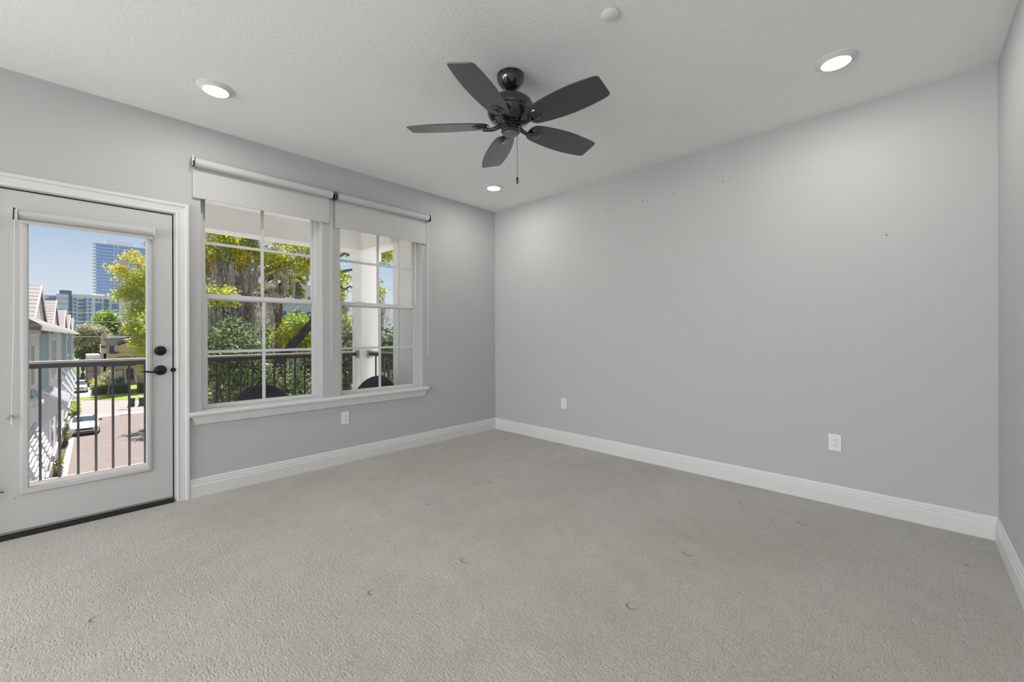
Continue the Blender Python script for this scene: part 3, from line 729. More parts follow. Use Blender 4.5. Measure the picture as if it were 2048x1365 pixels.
BARK = mat('bark_grey', (0.24,0.21,0.19), rough=0.95, spec=0.1, bump=(14,0.8,0.05), var=(5,0.3))
BARKD = mat('bark_dark', (0.11,0.10,0.105), rough=0.95, spec=0.1, bump=(14,0.8,0.05), var=(5,0.3))
MOSS = leaf_mat('spanish_moss', [(0.455,0.394,0.367),(0.647,0.578,0.542),(0.770,0.717,0.665),(0.560,0.507,0.473)], 0.45)
LG = leaf_mat('leaf_yellowgreen', [(0.435,0.493,0.051),(0.667,0.638,0.072),(0.319,0.435,0.043),(0.812,0.754,0.145),(0.551,0.609,0.058)], 0.55)
LO = leaf_mat('leaf_olive', [(0.300,0.400,0.040),(0.480,0.560,0.050),(0.680,0.680,0.060),(0.840,0.720,0.060),(0.360,0.440,0.060)], 0.55)
LD = leaf_mat('leaf_dark', [(0.05,0.07,0.025),(0.12,0.17,0.06),(0.21,0.28,0.09),(0.40,0.46,0.24),(0.08,0.12,0.04)], 0.40)  # palest tone paints glints of light into the leaf colour
LGOLD = leaf_mat('leaf_gold', [(0.650,0.468,0.026),(0.806,0.650,0.039),(0.468,0.468,0.039),(0.585,0.546,0.065)], 0.55)
LB = leaf_mat('leaf_bright', [(0.240,0.390,0.045),(0.420,0.570,0.060),(0.165,0.270,0.045),(0.510,0.630,0.120)], 0.50)
LGREY = leaf_mat('leaf_greygreen', [(0.208,0.234,0.104),(0.390,0.416,0.221),(0.572,0.572,0.364),(0.156,0.182,0.078)], 0.45)

def tree(name, foot, top, r, crowns, label, trunk_mat=BARK, limbs=True, group=None, seed=1, cat='tree'):
    """crowns = [(centre, radii, n leaves, n clumps, spread, leaf size, material)]"""
    t = thing(name, foot, label, cat, group)
    m = MB(); branch_mb(m, foot, top, r, r*0.6, seed, 8, 0.03)
    k = 0
    for c in crowns:
        if limbs and k < 6: branch_mb(m, top, np.array(c[0])-np.array([0,0,c[1][2]*0.2]), r*0.5, r*0.10, seed+k+3, 6, 0.08); k += 1
    m.build('trunk', trunk_mat, t, smooth=True, ang=80)
    mats = {}
    for i, c in enumerate(crowns):
        p, cc = cloud(c[0], c[1], c[2], c[3], c[4], seed*17+i)
        mats.setdefault(c[6].name, [[], [], c[6]]); rng = np.random.default_rng(seed+i)
        mats[c[6].name][0].append(p); mats[c[6].name][1].append(c[5]*(0.6+0.8*rng.random(len(p))))
    for q in mats.values():
        leaf_mesh('foliage', np.concatenate(q[0]), np.concatenate(q[1]), q[2], t, seed)
    return t

def bush(name, c, rad, n, k, spread, size, mt, label, seed, cat='shrub', group=None, gz=GZ):
    t = thing(name, (c[0], c[1], gz), label, cat, group)
    m = MB()
    for i in range(3): branch_mb(m, (c[0]+0.1*i, c[1]-0.1*i, gz), (c[0]+(i-1)*rad[0]*0.4, c[1]+(1-i)*rad[1]*0.3, c[2]+rad[2]*0.2), 0.07, 0.015, seed+i, 5, 0.05)
    m.build('stem', BARKD, t)
    p, _ = cloud(c, rad, n, k, spread, seed); rng = np.random.default_rng(seed)
    leaf_mesh('foliage', p, size*(0.6+0.8*rng.random(n)), mt, t, seed)
    return t

# ---------------- trees seen through the two windows
def moss_pts(anchors, per, length, jitter, seed):
    """clumps of hanging strands: returns leaf centres and sizes for drooping leaves"""
    rng = np.random.default_rng(seed); P = []; Sz = []
    for a in anchors:
        n = per; L_ = length*(0.5+rng.random())
        t = rng.random(n); w = jitter*(1.0-0.75*t)
        P.append(np.array(a) + np.stack([rng.normal(size=n)*w, rng.normal(size=n)*w, -t*L_], 1)); Sz.append(0.10+0.16*rng.random(n))
    return np.concatenate(P), np.concatenate(Sz)
def add_moss(t, anchors, per, length, jitter, seed):
    p, s = moss_pts(anchors, per, length, jitter, seed)
    o = leaf_mesh('hanging_moss', p, s, MOSS, t, seed, droop=0.86, aspect=0.14); tag(o, 'grey spanish moss'); return o

rngA = np.random.default_rng(5)
# big oak hung with moss, straight out from the first window
oak = thing('live_oak', (-13.6, 0.40, GZ), 'thick live oak trunk draped in grey hanging moss outside the window', 'tree', 'trees beyond the balcony')
m = MB()
m.tube([(-13.6,0.40,GZ),(-13.5,0.32,-3),(-13.5,0.28,0.2),(-13.6,0.30,1.6),(-13.7,0.42,2.6),(-13.7,0.45,3.6),(-13.8,0.6,5.2),(-13.9,0.8,7.5)], [0.42,0.33,0.28,0.30,0.27,0.24,0.20,0.14], 12)
limbs = [((-13.6,0.32,1.9),(-12.2,-0.75,2.05)), ((-13.7,0.45,3.4),(-12.6,-1.2,4.5)), ((-13.7,0.5,3.2),(-12.8,2.4,4.3)), ((-13.8,0.6,4.8),(-12.8,1.2,6.4)), ((-13.8,0.5,4.2),(-15.0,-0.9,5.4)), ((-13.7,0.4,2.4),(-12.9,1.3,2.9)), ((-13.7,0.42,2.9),(-12.3,-0.6,3.6))]
anch = []
for i, (a, b) in enumerate(limbs):
    pts = branch_mb(m, a, b, 0.13, 0.03, 40+i, 8, 0.10)
    for p in pts[2:]: anch += [tuple(p+np.array([rngA.normal()*0.1, rngA.normal()*0.15, 0])) for _ in range(1 if i in (2, 5) else 2)]
m.build('trunk', BARK, oak, smooth=True, ang=80)
P = []
for (c, rad, n, k, sp) in (((-12.9,-0.55,3.75),(0.9,0.75,0.35),1500,16,0.13),((-13.2,0.2,4.35),(1.0,1.0,0.35),1900,18,0.15),((-12.9,1.6,3.95),(1.0,1.3,0.45),2900,26,0.16),((-13.5,-0.2,5.6),(1.6,2.2,1.0),5200,60,0.22),((-13.0,2.2,4.9),(1.3,1.4,0.7),3200,36,0.2)):
    P.append(cloud(c, rad, n, k, sp, int(n))[0])
P = np.concatenate(P); leaf_mesh('foliage', P, 0.085+0.07*np.random.default_rng(3).random(len(P)), LO, oak, 3)
P = np.concatenate([cloud((-12.6,0.12,3.72),(0.4,0.36,0.42),900,14,0.10,77)[0], cloud((-12.5,-0.85,3.35),(0.4,0.22,0.4),500,9,0.10,78)[0]])
tag(leaf_mesh('golden_foliage', P, 0.08+0.06*np.random.default_rng(4).random(len(P)), LGOLD, oak, 4), 'golden yellow leaves')
for dy in np.linspace(-1.0, 0.75, 16): anch.append((-12.9+rngA.normal()*0.3, dy, 3.55+rngA.normal()*0.15))
for z_ in np.linspace(1.0, 3.2, 12):
    for s_ in (-1, 1): anch.append((-13.3+rngA.normal()*0.1, 0.32+s_*0.24+rngA.normal()*0.06, z_))
add_moss(oak, anch, 170, 1.05, 0.085, 9)
m = MB()                          # bare twigs standing out from the trunk on the left
for i, (a, b) in enumerate((((-12.9,0.1,1.95),(-12.4,-0.78,2.05)),((-12.5,-0.35,2.0),(-12.3,-0.42,2.42)),((-12.4,-0.55,2.03),(-12.3,-0.85,2.35)),((-12.5,-0.42,2.25),(-12.4,-0.2,2.5)))):
    branch_mb(m, a, b, 0.02, 0.008, 60+i, 5, 0.08)
m.build('bare_twigs', mat('pale_twig', (0.42,0.37,0.32), rough=0.9), oak)

# cabbage palm just behind
FROND = leaf_mat('palm_frond', [(0.204,0.255,0.085),(0.374,0.408,0.136),(0.612,0.561,0.170),(0.170,0.221,0.102)], 0.40)
def palm(foot, crown, nf, label, seed, r=0.13):
    t = thing('cabbage_palm', foot, label, 'tree', 'trees beyond the balcony')
    m = MB(); f, c = np.array(foot, float), np.array(crown, float); pts = []; rr = []
    for i in range(25):
        q = i/24; pts.append(f+(c-f)*q+np.array([0.05*math.sin(q*5),0.06*math.sin(q*4),0])); rr.append(r*(1+0.10*(i % 2)) * (1.35 if q > 0.88 else 1))
    m.tube(pts, rr, 12); m.build('trunk', mat('palm_boots', (0.25,0.20,0.165), rough=0.95, bump=(20,1.0,0.06), var=(8,0.4)), t, smooth=True, ang=80)
    rng = np.random.default_rng(seed)
    for k in range(nf):
        az = 2*PI*k/nf+rng.random()*0.4; el = rng.uniform(-0.75, 1.1); L_ = rng.uniform(0.5, 0.75)
        d = np.array([math.cos(az)*math.cos(el), math.sin(az)*math.cos(el), math.sin(el)]); tip = c+d*L_+np.array([0,0,0.05])
        fm = MB(); fm.tube([c, c+d*L_*0.5+np.array([0,0,0.04]), tip], [0.018,0.014,0.010], 6)
        side = np.cross(d, [0,0,1.0]); side /= np.linalg.norm(side)+1e-9; upv = np.cross(side, d)
        for j in range(22):
            a = (j/21-0.5)*3.6; rd = d*math.cos(a)+side*math.sin(a); ln = 0.62*(1-0.25*abs(a)/1.8)*rng.uniform(0.85,1.1)
            mid = tip+rd*ln*0.55+upv*0.03; end = tip+rd*ln+np.array([0,0,-0.22*rng.uniform(0.6,1.5)])
            wv = np.cross(rd, upv)*0.016
            fm.add([tip, mid+wv, end, mid-wv], [(0,1,2),(0,2,3)])
        fm.build('frond', FROND, t)
    return t
palm((-15.2,2.0,GZ), (-15.0,2.05,3.05), 22, 'cabbage palm with shaggy brown trunk right of the mossy oak', 21)
palm((-16.5,-1.1,GZ), (-16.5,-0.95,5.1), 18, 'tall cabbage palm with dark fronds left of the mossy oak', 22)

# leaning trunk that crosses the right half of the first window
t = thing('leaning_tree', (-12.0,1.05,GZ), 'bare dark trunk leaning to the right beyond the railing', 'tree', 'trees beyond the balcony')
m = MB(); m.tube([(-12.0,1.05,GZ),(-12.0,1.02,-3),(-12.0,1.02,-0.6),(-12.0,1.08,0.10),(-12.0,1.32,0.55),(-12.0,1.75,1.05),(-12.0,2.25,1.66),(-12.1,2.75,2.5),(-12.3,3.2,3.6),(-12.5,3.4,5.0)], [0.26,0.20,0.16,0.16,0.15,0.145,0.135,0.12,0.10,0.07], 10)
for i, (a, b) in enumerate((((-12.2,3.0,3.0),(-12.2,4.4,3.1)),((-12.3,3.2,3.6),(-12.6,5.2,4.4)),((-12.3,3.2,3.6),(-12.4,2.6,4.8)),((-12.4,3.3,4.2),(-12.0,5.8,5.2)),((-12.15,2.8,2.6),(-12.6,3.9,2.35)))):
    branch_mb(m, a, b, 0.055, 0.012, 80+i, 7, 0.09)
m.build('trunk', BARKD, t, smooth=True, ang=80)
P = np.concatenate([cloud(c, rad, n, k, sp, 300+i)[0] for i, (c, rad, n, k, sp) in enumerate((((-12.3,3.1,4.7),(0.9,0.8,0.7),2200,26,0.17),((-12.4,3.35,3.3),(0.7,0.55,0.5),1100,16,0.14),((-12.4,3.2,2.45),(0.5,0.5,0.35),900,12,0.13),((-12.3,5.1,4.9),(0.9,0.9,0.65),2600,30,0.16),((-12.4,4.9,3.0),(0.6,0.6,0.5),700,14,0.14),((-12.3,4.5,4.0),(0.5,0.6,0.35),420,10,0.12)))])
leaf_mesh('foliage', P, 0.085+0.06*np.random.default_rng(8).random(len(P)), LO, t, 8)

add_moss(t, [(-12.3+rngA.normal()*0.2, 3.1+rngA.normal()*0.35, 2.4) for _ in range(7)]+[(-12.4+rngA.normal()*0.2, 5.0+rngA.normal()*0.35, 2.6) for _ in range(9)], 200, 1.1, 0.10, 12)

# yellow-green crown further back, and a screen of darker trees behind everything
tree('yellow_green_tree', (-21,6.0,GZ), (-21,6.0,-1), 0.25, [((-21,5.6,0.9),(2.0,2.0,1.5),7000,60,0.30,0.17,LG),((-20.6,4.6,1.6),(1.4,1.1,0.9),2600,26,0.25,0.15,LB),((-21.3,6.9,1.9),(1.3,1.0,0.6),2200,20,0.22,0.15,LG)], 'bright yellow-green tree behind the leaning trunk', seed=31, group='trees beyond the balcony')
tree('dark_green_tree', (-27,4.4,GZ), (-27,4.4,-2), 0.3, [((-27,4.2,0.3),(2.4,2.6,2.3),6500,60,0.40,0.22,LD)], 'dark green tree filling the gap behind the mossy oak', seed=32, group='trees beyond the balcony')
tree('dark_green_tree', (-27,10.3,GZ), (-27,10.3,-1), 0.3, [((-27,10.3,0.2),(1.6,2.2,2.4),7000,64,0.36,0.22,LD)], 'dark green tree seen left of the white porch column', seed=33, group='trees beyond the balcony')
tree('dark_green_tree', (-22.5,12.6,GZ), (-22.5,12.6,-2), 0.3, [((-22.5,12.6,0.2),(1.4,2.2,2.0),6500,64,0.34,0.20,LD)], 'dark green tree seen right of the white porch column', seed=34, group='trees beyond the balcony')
# bright sprays in the left of the first window
bush('young_camphor', (-10.6,-0.82,2.32), (0.5,0.42,0.36), 1500, 22, 0.11, 0.085, LG, 'bright yellow-green young tree low in the left window', 41, 'tree', 'trees beyond the balcony')
bush('young_camphor', (-14.1,2.30,1.30), (0.45,0.72,0.55), 1500, 26, 0.12, 0.095, LG, 'yellow-green young tree in front of the shaggy palm trunk', 42, 'tree', 'trees beyond the balcony')
# glossy evergreen shrubs along the balcony edge
sp = [((-9.6,-0.75,0.55),(1.1,0.85,1.25),'glossy evergreen at the left edge of the first window'),((-9.2,-0.15,-0.6),(1.0,0.8,1.1),'glossy evergreen below the mossy oak'),((-9.6,0.85,-0.75),(1.0,0.9,1.05),'glossy evergreen below the leaning trunk'),((-11.2,2.1,-0.5),(1.0,0.9,1.15),'glossy evergreen at the right edge of the first window'),((-10.2,2.75,0.15),(1.0,0.9,1.5),'glossy evergreen left of the white porch column'),((-10.4,4.3,0.1),(1.0,1.1,1.45),'glossy evergreen right of the white porch column')]
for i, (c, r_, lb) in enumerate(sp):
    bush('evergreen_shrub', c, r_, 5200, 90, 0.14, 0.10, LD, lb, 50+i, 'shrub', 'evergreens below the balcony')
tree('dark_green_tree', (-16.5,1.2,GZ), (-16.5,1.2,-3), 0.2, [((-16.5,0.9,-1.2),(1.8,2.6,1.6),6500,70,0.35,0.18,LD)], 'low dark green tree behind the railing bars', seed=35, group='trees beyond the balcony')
# white building with blue windows behind the yellow-green tree
b = thing('white_building', (-90,30,GZ), 'white building with blue windows glimpsed between the trees', 'building')
BW = mat('white_render', (0.72,0.73,0.76), rough=0.7); BGL = mat('blue_window', (0.10,0.16,0.27), rough=0.15, spec=0.6)
m = MB(); m.box(-100,-90,22,38,GZ,11.5); m.build('wall', BW, b)
m = MB(); m.box(-101,-89.6,21.6,38.4,11.5,12.0); m.build('roof', BW, b)
for (y, z) in ((28.0,5.5),(31.0,5.3),(28.2,8.6),(31.2,8.6),(34.2,5.3),(34.2,8.6),(25.2,5.3),(25.2,8.6)):
    m = MB(); m.box(-90.0,-89.9,y-0.75,y+0.95,z-0.7,z+0.9); m.build('window', BGL, b)

# ---------------- row of townhouses to the left of the driveway
HO = np.array([-20.0, -5.15])
def hp(s, n, z):
    return (HO[0]-s*math.cos(EPS)+n*math.sin(EPS), HO[1]+s*math.sin(EPS)+n*math.cos(EPS), z)
class HB(MB):
    def hbox(q, s0, s1, n0, n1, z0, z1):
        vs = [hp(s, n, z) for z in (z0, z1) for (s, n) in ((s0,n0),(s1,n0),(s1,n1),(s0,n1))]
        return q.add(vs, [(0,3,2,1),(4,5,6,7),(0,1,5,4),(1,2,6,5),(2,3,7,6),(3,0,4,7)])
    def hprism(q, poly, n0, n1):      # poly of (s, z)
        return q.prism(poly, lambda p: hp(p[0], n0, p[1]), lambda p: hp(p[0], n1, p[1]))
    def sprism(q, poly, s0, s1):      # poly of (n, z) extruded along the row
        return q.prism(poly, lambda p: hp(s0, p[0], p[1]), lambda p: hp(s1, p[0], p[1]))
def shingle_mat():
    m = bpy.data.materials.new('roof_shingles'); m.use_nodes = True; n = m.node_tree; b = n.nodes['Principled BSDF']; MATS['roof_shingles'] = m
    tc = n.nodes.new('ShaderNodeTexCoord'); w = n.nodes.new('ShaderNodeTexWave'); w.bands_direction = 'Z'; w.wave_profile = 'SAW'
    w.inputs['Scale'].default_value = 1.6; w.inputs['Distortion'].default_value = 1.2; w.inputs['Detail'].default_value = 3; w.inputs['Detail Scale'].default_value = 2
    cr = n.nodes.new('ShaderNodeValToRGB'); e = cr.color_ramp.elements
    e[0].position = 0.05; e[0].color = (0.09,0.08,0.08,1); e[1].position = 0.45; e[1].color = (0.27,0.245,0.24,1)
    n.links.new(tc.outputs['Object'], w.inputs['Vector']); n.links.new(w.outputs['Fac'], cr.inputs[0]); n.links.new(cr.outputs[0], b.inputs['Base Color'])
    b.inputs['Roughness'].default_value = 0.9; return m
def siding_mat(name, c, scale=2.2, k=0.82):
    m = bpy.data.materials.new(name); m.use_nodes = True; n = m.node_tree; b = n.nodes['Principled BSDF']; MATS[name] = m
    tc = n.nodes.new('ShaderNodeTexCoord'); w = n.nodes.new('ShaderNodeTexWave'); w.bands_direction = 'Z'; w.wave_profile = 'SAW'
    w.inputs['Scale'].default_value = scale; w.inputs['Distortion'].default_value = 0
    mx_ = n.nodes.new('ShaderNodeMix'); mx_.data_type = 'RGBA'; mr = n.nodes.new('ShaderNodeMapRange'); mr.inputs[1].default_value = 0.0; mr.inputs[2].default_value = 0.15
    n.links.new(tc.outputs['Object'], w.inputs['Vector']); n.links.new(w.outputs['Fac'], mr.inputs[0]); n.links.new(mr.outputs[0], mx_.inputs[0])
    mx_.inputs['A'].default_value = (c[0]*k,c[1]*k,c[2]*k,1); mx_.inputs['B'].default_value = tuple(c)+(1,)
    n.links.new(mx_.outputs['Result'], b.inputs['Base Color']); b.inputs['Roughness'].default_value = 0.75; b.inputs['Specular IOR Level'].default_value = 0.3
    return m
SHING = shingle_mat()
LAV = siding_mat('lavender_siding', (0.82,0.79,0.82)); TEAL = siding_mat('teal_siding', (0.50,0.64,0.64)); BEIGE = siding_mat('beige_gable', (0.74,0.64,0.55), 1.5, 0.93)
TRW = mat('house_trim', (0.78,0.77,0.79), rough=0.6); SHUT = mat('white_slats', (0.62,0.62,0.65), rough=0.5); METAL = mat('metal_roof', (0.80,0.81,0.85), rough=0.35, metal=0.2)
WIN = mat('house_window', (0.16,0.21,0.27), rough=0.12, spec=0.7); CURT = mat('curtain_glass', (0.42,0.36,0.38), rough=0.2, spec=0.6); NAVYP = siding_mat('navy_panel', (0.035,0.06,0.13), 2.0, 0.6)

def bahama(parent, s0, s1, zh, zt, nt_):
    """slatted shutter hinged along its top edge and propped open"""
    L_ = math.hypot(nt_, zh-zt); m = HB()
    fr = [(s0,s0+0.09),(s1-0.09,s1),((s0+s1)/2-0.045,(s0+s1)/2+0.045)]
    for (a, c) in fr: m.sprism([(0.02,zh),(0.06,zh+0.02),(nt_+0.04,zt+0.02),(nt_,zt)], a, c)
    for q in (0.0, 0.97): m.sprism([(0.02+nt_*q,zh+(zt-zh)*q),(0.06+nt_*q,zh+(zt-zh)*q+0.02),(0.06+nt_*(q+0.03),zh+(zt-zh)*(q+0.03)),(0.02+nt_*(q+0.03),zh+(zt-zh)*(q+0.03)-0.02)], s0, s1)
    k = max(6, int(L_/0.17))
    for i in range(1, k):
        q = i/k; n0, z0 = 0.03+nt_*q, zh+(zt-zh)*q
        m.sprism([(n0-0.045,z0+0.020),(n0+0.065,z0+0.005),(n0+0.065,z0-0.012),(n0-0.045,z0+0.003)], s0+0.09, s1-0.09)
    o = m.build('bahama_shutter', SHUT, parent)
    m = HB()
    for s in (s0+0.05, s1-0.05): m.tube([hp(s, 0.0, zt-0.15), hp(s, nt_, zt+0.02)], 0.02, 6)
    m.build('prop_rod', SHUT, o)
    return o

def townhouse(sc, hw, s0, s1, label, wallm, bay, wins, shutters, porch, extra=0):
    t = thing('townhouse', hp(sc, -4, GZ), label, 'townhouse', 'row of townhouses')
    ez, pz = 1.9, 3.66
    m = HB(); m.hbox(s0+0.02, s1-0.02, -9.0, 0.0, GZ, 1.62); m.build('wall', wallm, t)
    # gable wall, then the roof prism over it with an overhang
    m = HB(); m.hprism([(sc-hw+0.35,1.60),(sc+hw-0.35,1.60),(sc,pz-0.20)], -0.12, 0.04); m.build('gable', BEIGE, t)
    m = HB(); th = 0.16
    for sg in (-1, 1):
        m.hprism([(sc,pz),(sc+sg*(hw+0.15),ez-0.10),(sc+sg*(hw+0.15),ez-0.10-th),(sc,pz-th)], -9.0, 0.10)
    m.sprism([(-9,3.1),(-4.6,3.4),(0.0,2.02),(0.60,1.56),(0.60,1.46),(-9,1.40)], s0+0.02, s1-0.02)
    rf = m.build('roof', SHING, t)
    m = HB()
    for sg in (-1, 1): m.hprism([(sc,pz+0.02),(sc+sg*(hw+0.17),ez-0.09),(sc+sg*(hw+0.17),ez-0.30),(sc,pz-0.19)], 0.10, 0.14)
    m.hbox(s0+0.02, s1-0.02, 0.58, 0.63, 1.38, 1.56); m.build('fascia', TRW, rf)
    m = HB(); m.hbox(s0+0.02, s0+0.45, 0, 0.07, GZ, 1.6); m.hbox(s1-0.35, s1-0.02, 0, 0.07, GZ, 1.6); m.hbox(s0+0.02, s1-0.02, 0, 0.09, -1.75, -1.45); m.hbox(s0+0.02, s1-0.02, 0, 0.06, 1.25, 1.6)
    m.build('corner_boards', TRW, t)
    if bay:
        b0, b1, bm = bay
        m = HB(); m.hbox(b0, b1, 0.0, 0.34, -1.35, 1.30); m.sprism([(0.0,-1.75),(0.0,-1.35),(0.34,-1.35)], b0, b1); by = m.build('bay', bm, t)
        m = HB(); m.hbox(b0-0.05, b0+0.2, 0.30, 0.38, -1.35, 1.28); m.hbox(b1-0.2, b1+0.05, 0.30, 0.38, -1.35, 1.28); m.build('bay_trim', TRW, by)
    for (a, c, z0, z1, n0, wm) in wins:
        m = HB(); m.hbox(a-0.12, c+0.12, n0, n0+0.05, z0-0.12, z1+0.15); w = m.build('window', TRW, t)
        m = HB(); m.hbox(a, c, n0+0.03, n0+0.065, z0, z1); m.build('window_pane', wm, w)
    for q in shutters: bahama(t, *q)
    if porch:
        a, c, za, zb, nb = porch
        m = HB(); m.sprism([(0,za),(0,za-0.14),(nb-0.03,zb-0.10),(nb,zb)], a, c); pr = m.build('porch_roof', METAL, t)
        m = HB(); s = a+0.15
        while s < c: m.sprism([(0,za+0.05),(0,za-0.02),(nb-0.02,zb-0.02),(nb,zb+0.05)], s, s+0.09); s += 0.42
        m.build('standing_seam', SHUT, pr)
        m = HB(); m.hbox(a, c, nb-0.10, nb-0.02, zb-0.34, zb-0.06); m.sprism([(0,za-0.2),(nb-0.1,zb-0.12),(nb-0.1,zb-0.34),(0,zb-0.34)], a+0.02, a+0.12); m.build('porch_beam', TRW, pr)
        for s in (a+0.1, c-0.3):
            m = HB(); m.sprism([(0,zb-0.34),(nb-0.12,zb-0.34),(0,zb-1.2)], s, s+0.12); m.build('porch_bracket', TRW, t)
    # small stair balustrade and base course at the ground
    m = HB(); m.hbox(s0+0.02, s1-0.02, 0.0, 0.10, GZ, GZ+0.6); m.build('base_course', mat('plinth', (0.50,0.48,0.46)), t)
    return t
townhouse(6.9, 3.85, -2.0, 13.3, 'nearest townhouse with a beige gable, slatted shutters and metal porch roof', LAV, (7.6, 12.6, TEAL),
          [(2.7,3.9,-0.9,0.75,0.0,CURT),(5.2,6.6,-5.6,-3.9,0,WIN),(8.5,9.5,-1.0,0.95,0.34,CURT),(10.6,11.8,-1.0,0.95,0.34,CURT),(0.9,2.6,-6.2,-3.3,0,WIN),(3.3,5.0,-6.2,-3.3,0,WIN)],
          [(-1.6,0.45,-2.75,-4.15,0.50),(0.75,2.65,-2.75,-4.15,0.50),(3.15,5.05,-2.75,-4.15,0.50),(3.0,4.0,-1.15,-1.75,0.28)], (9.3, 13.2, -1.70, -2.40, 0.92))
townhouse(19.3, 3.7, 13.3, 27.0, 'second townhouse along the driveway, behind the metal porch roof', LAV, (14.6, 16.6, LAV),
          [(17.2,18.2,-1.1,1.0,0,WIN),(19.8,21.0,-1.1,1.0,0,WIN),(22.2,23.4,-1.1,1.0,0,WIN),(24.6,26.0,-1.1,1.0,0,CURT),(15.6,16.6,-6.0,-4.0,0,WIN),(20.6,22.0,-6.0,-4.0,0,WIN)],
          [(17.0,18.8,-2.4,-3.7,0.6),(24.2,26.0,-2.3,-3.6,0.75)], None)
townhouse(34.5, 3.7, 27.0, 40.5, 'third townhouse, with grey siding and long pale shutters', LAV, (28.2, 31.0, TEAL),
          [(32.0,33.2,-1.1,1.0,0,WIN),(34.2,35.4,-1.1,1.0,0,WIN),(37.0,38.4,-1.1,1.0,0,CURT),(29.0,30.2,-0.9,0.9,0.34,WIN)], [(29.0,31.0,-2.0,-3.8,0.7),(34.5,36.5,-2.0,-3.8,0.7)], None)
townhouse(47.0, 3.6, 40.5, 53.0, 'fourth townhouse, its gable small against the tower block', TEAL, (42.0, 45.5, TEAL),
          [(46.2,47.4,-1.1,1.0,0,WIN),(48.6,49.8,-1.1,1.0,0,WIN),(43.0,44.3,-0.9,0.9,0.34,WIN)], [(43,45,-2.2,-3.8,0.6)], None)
townhouse(60.0, 3.2, 53.0, 63.5, 'last townhouse at the far end of the row', LAV, None, [(55,56.5,-1.1,1.0,0,WIN),(59,60.5,-1.1,1.0,0,WIN)], [], None)

# ---------------- shrubs, cars, bins
bush('clipped_shrub', (-33.0,-4.60,GZ+0.72), (1.5,0.11,0.55), 2200, 40, 0.055, 0.13, LD, 'dark shrubs at the foot of the nearest townhouse', 71)
bush('clipped_shrub', (-36.4,-4.56,GZ+0.42), (0.9,0.07,0.32), 600, 16, 0.05, 0.12, LG, 'thin yellow-green shrub edging the driveway', 72)
bush('clipped_shrub', (-44.6,-4.42,GZ+0.8), (2.0,0.10,0.6), 2000, 40, 0.06, 0.15, LGREY, 'grey-green shrubs beside the parked white coupe', 73)
def hedge(name, x0, x1, y0, y1, h, label, seed, mt=LB, n=3200, size=0.16, rot=0.0):
    cx, cy2 = (x0+x1)/2, (y0+y1)/2
    t = thing(name, (cx, cy2, GZ), label, 'hedge', 'clipped hedges')
    rng = np.random.default_rng(seed); P = rng.random((n,3)); f = rng.integers(0, 3, n)
    for k in range(3):
        q = f == k
        P[q, k] = np.round(P[q, k]) if k < 2 else 1.0
    P = np.stack([x0+P[:,0]*(x1-x0), y0+P[:,1]*(y1-y0)+rot*(P[:,0]-0.5), GZ+0.05+P[:,2]*h], 1) + rng.normal(size=(n,3))*0.05
    leaf_mesh('foliage', P, size*(0.6+0.8*rng.random(n)), mt, t, seed)
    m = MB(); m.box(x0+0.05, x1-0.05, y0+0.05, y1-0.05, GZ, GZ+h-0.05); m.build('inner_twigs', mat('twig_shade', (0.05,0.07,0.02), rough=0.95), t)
    return t
hedge('hedge', -62.5, -54.6, -4.22, -3.75, 1.25, 'bright clipped hedge behind the white coupe', 81)
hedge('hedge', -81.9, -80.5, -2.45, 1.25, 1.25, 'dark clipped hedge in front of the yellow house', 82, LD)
hedge('hedge', -80.2, -79.0, 2.3, 4.6, 1.25, 'short hedge right of the yellow house path', 83, LD)

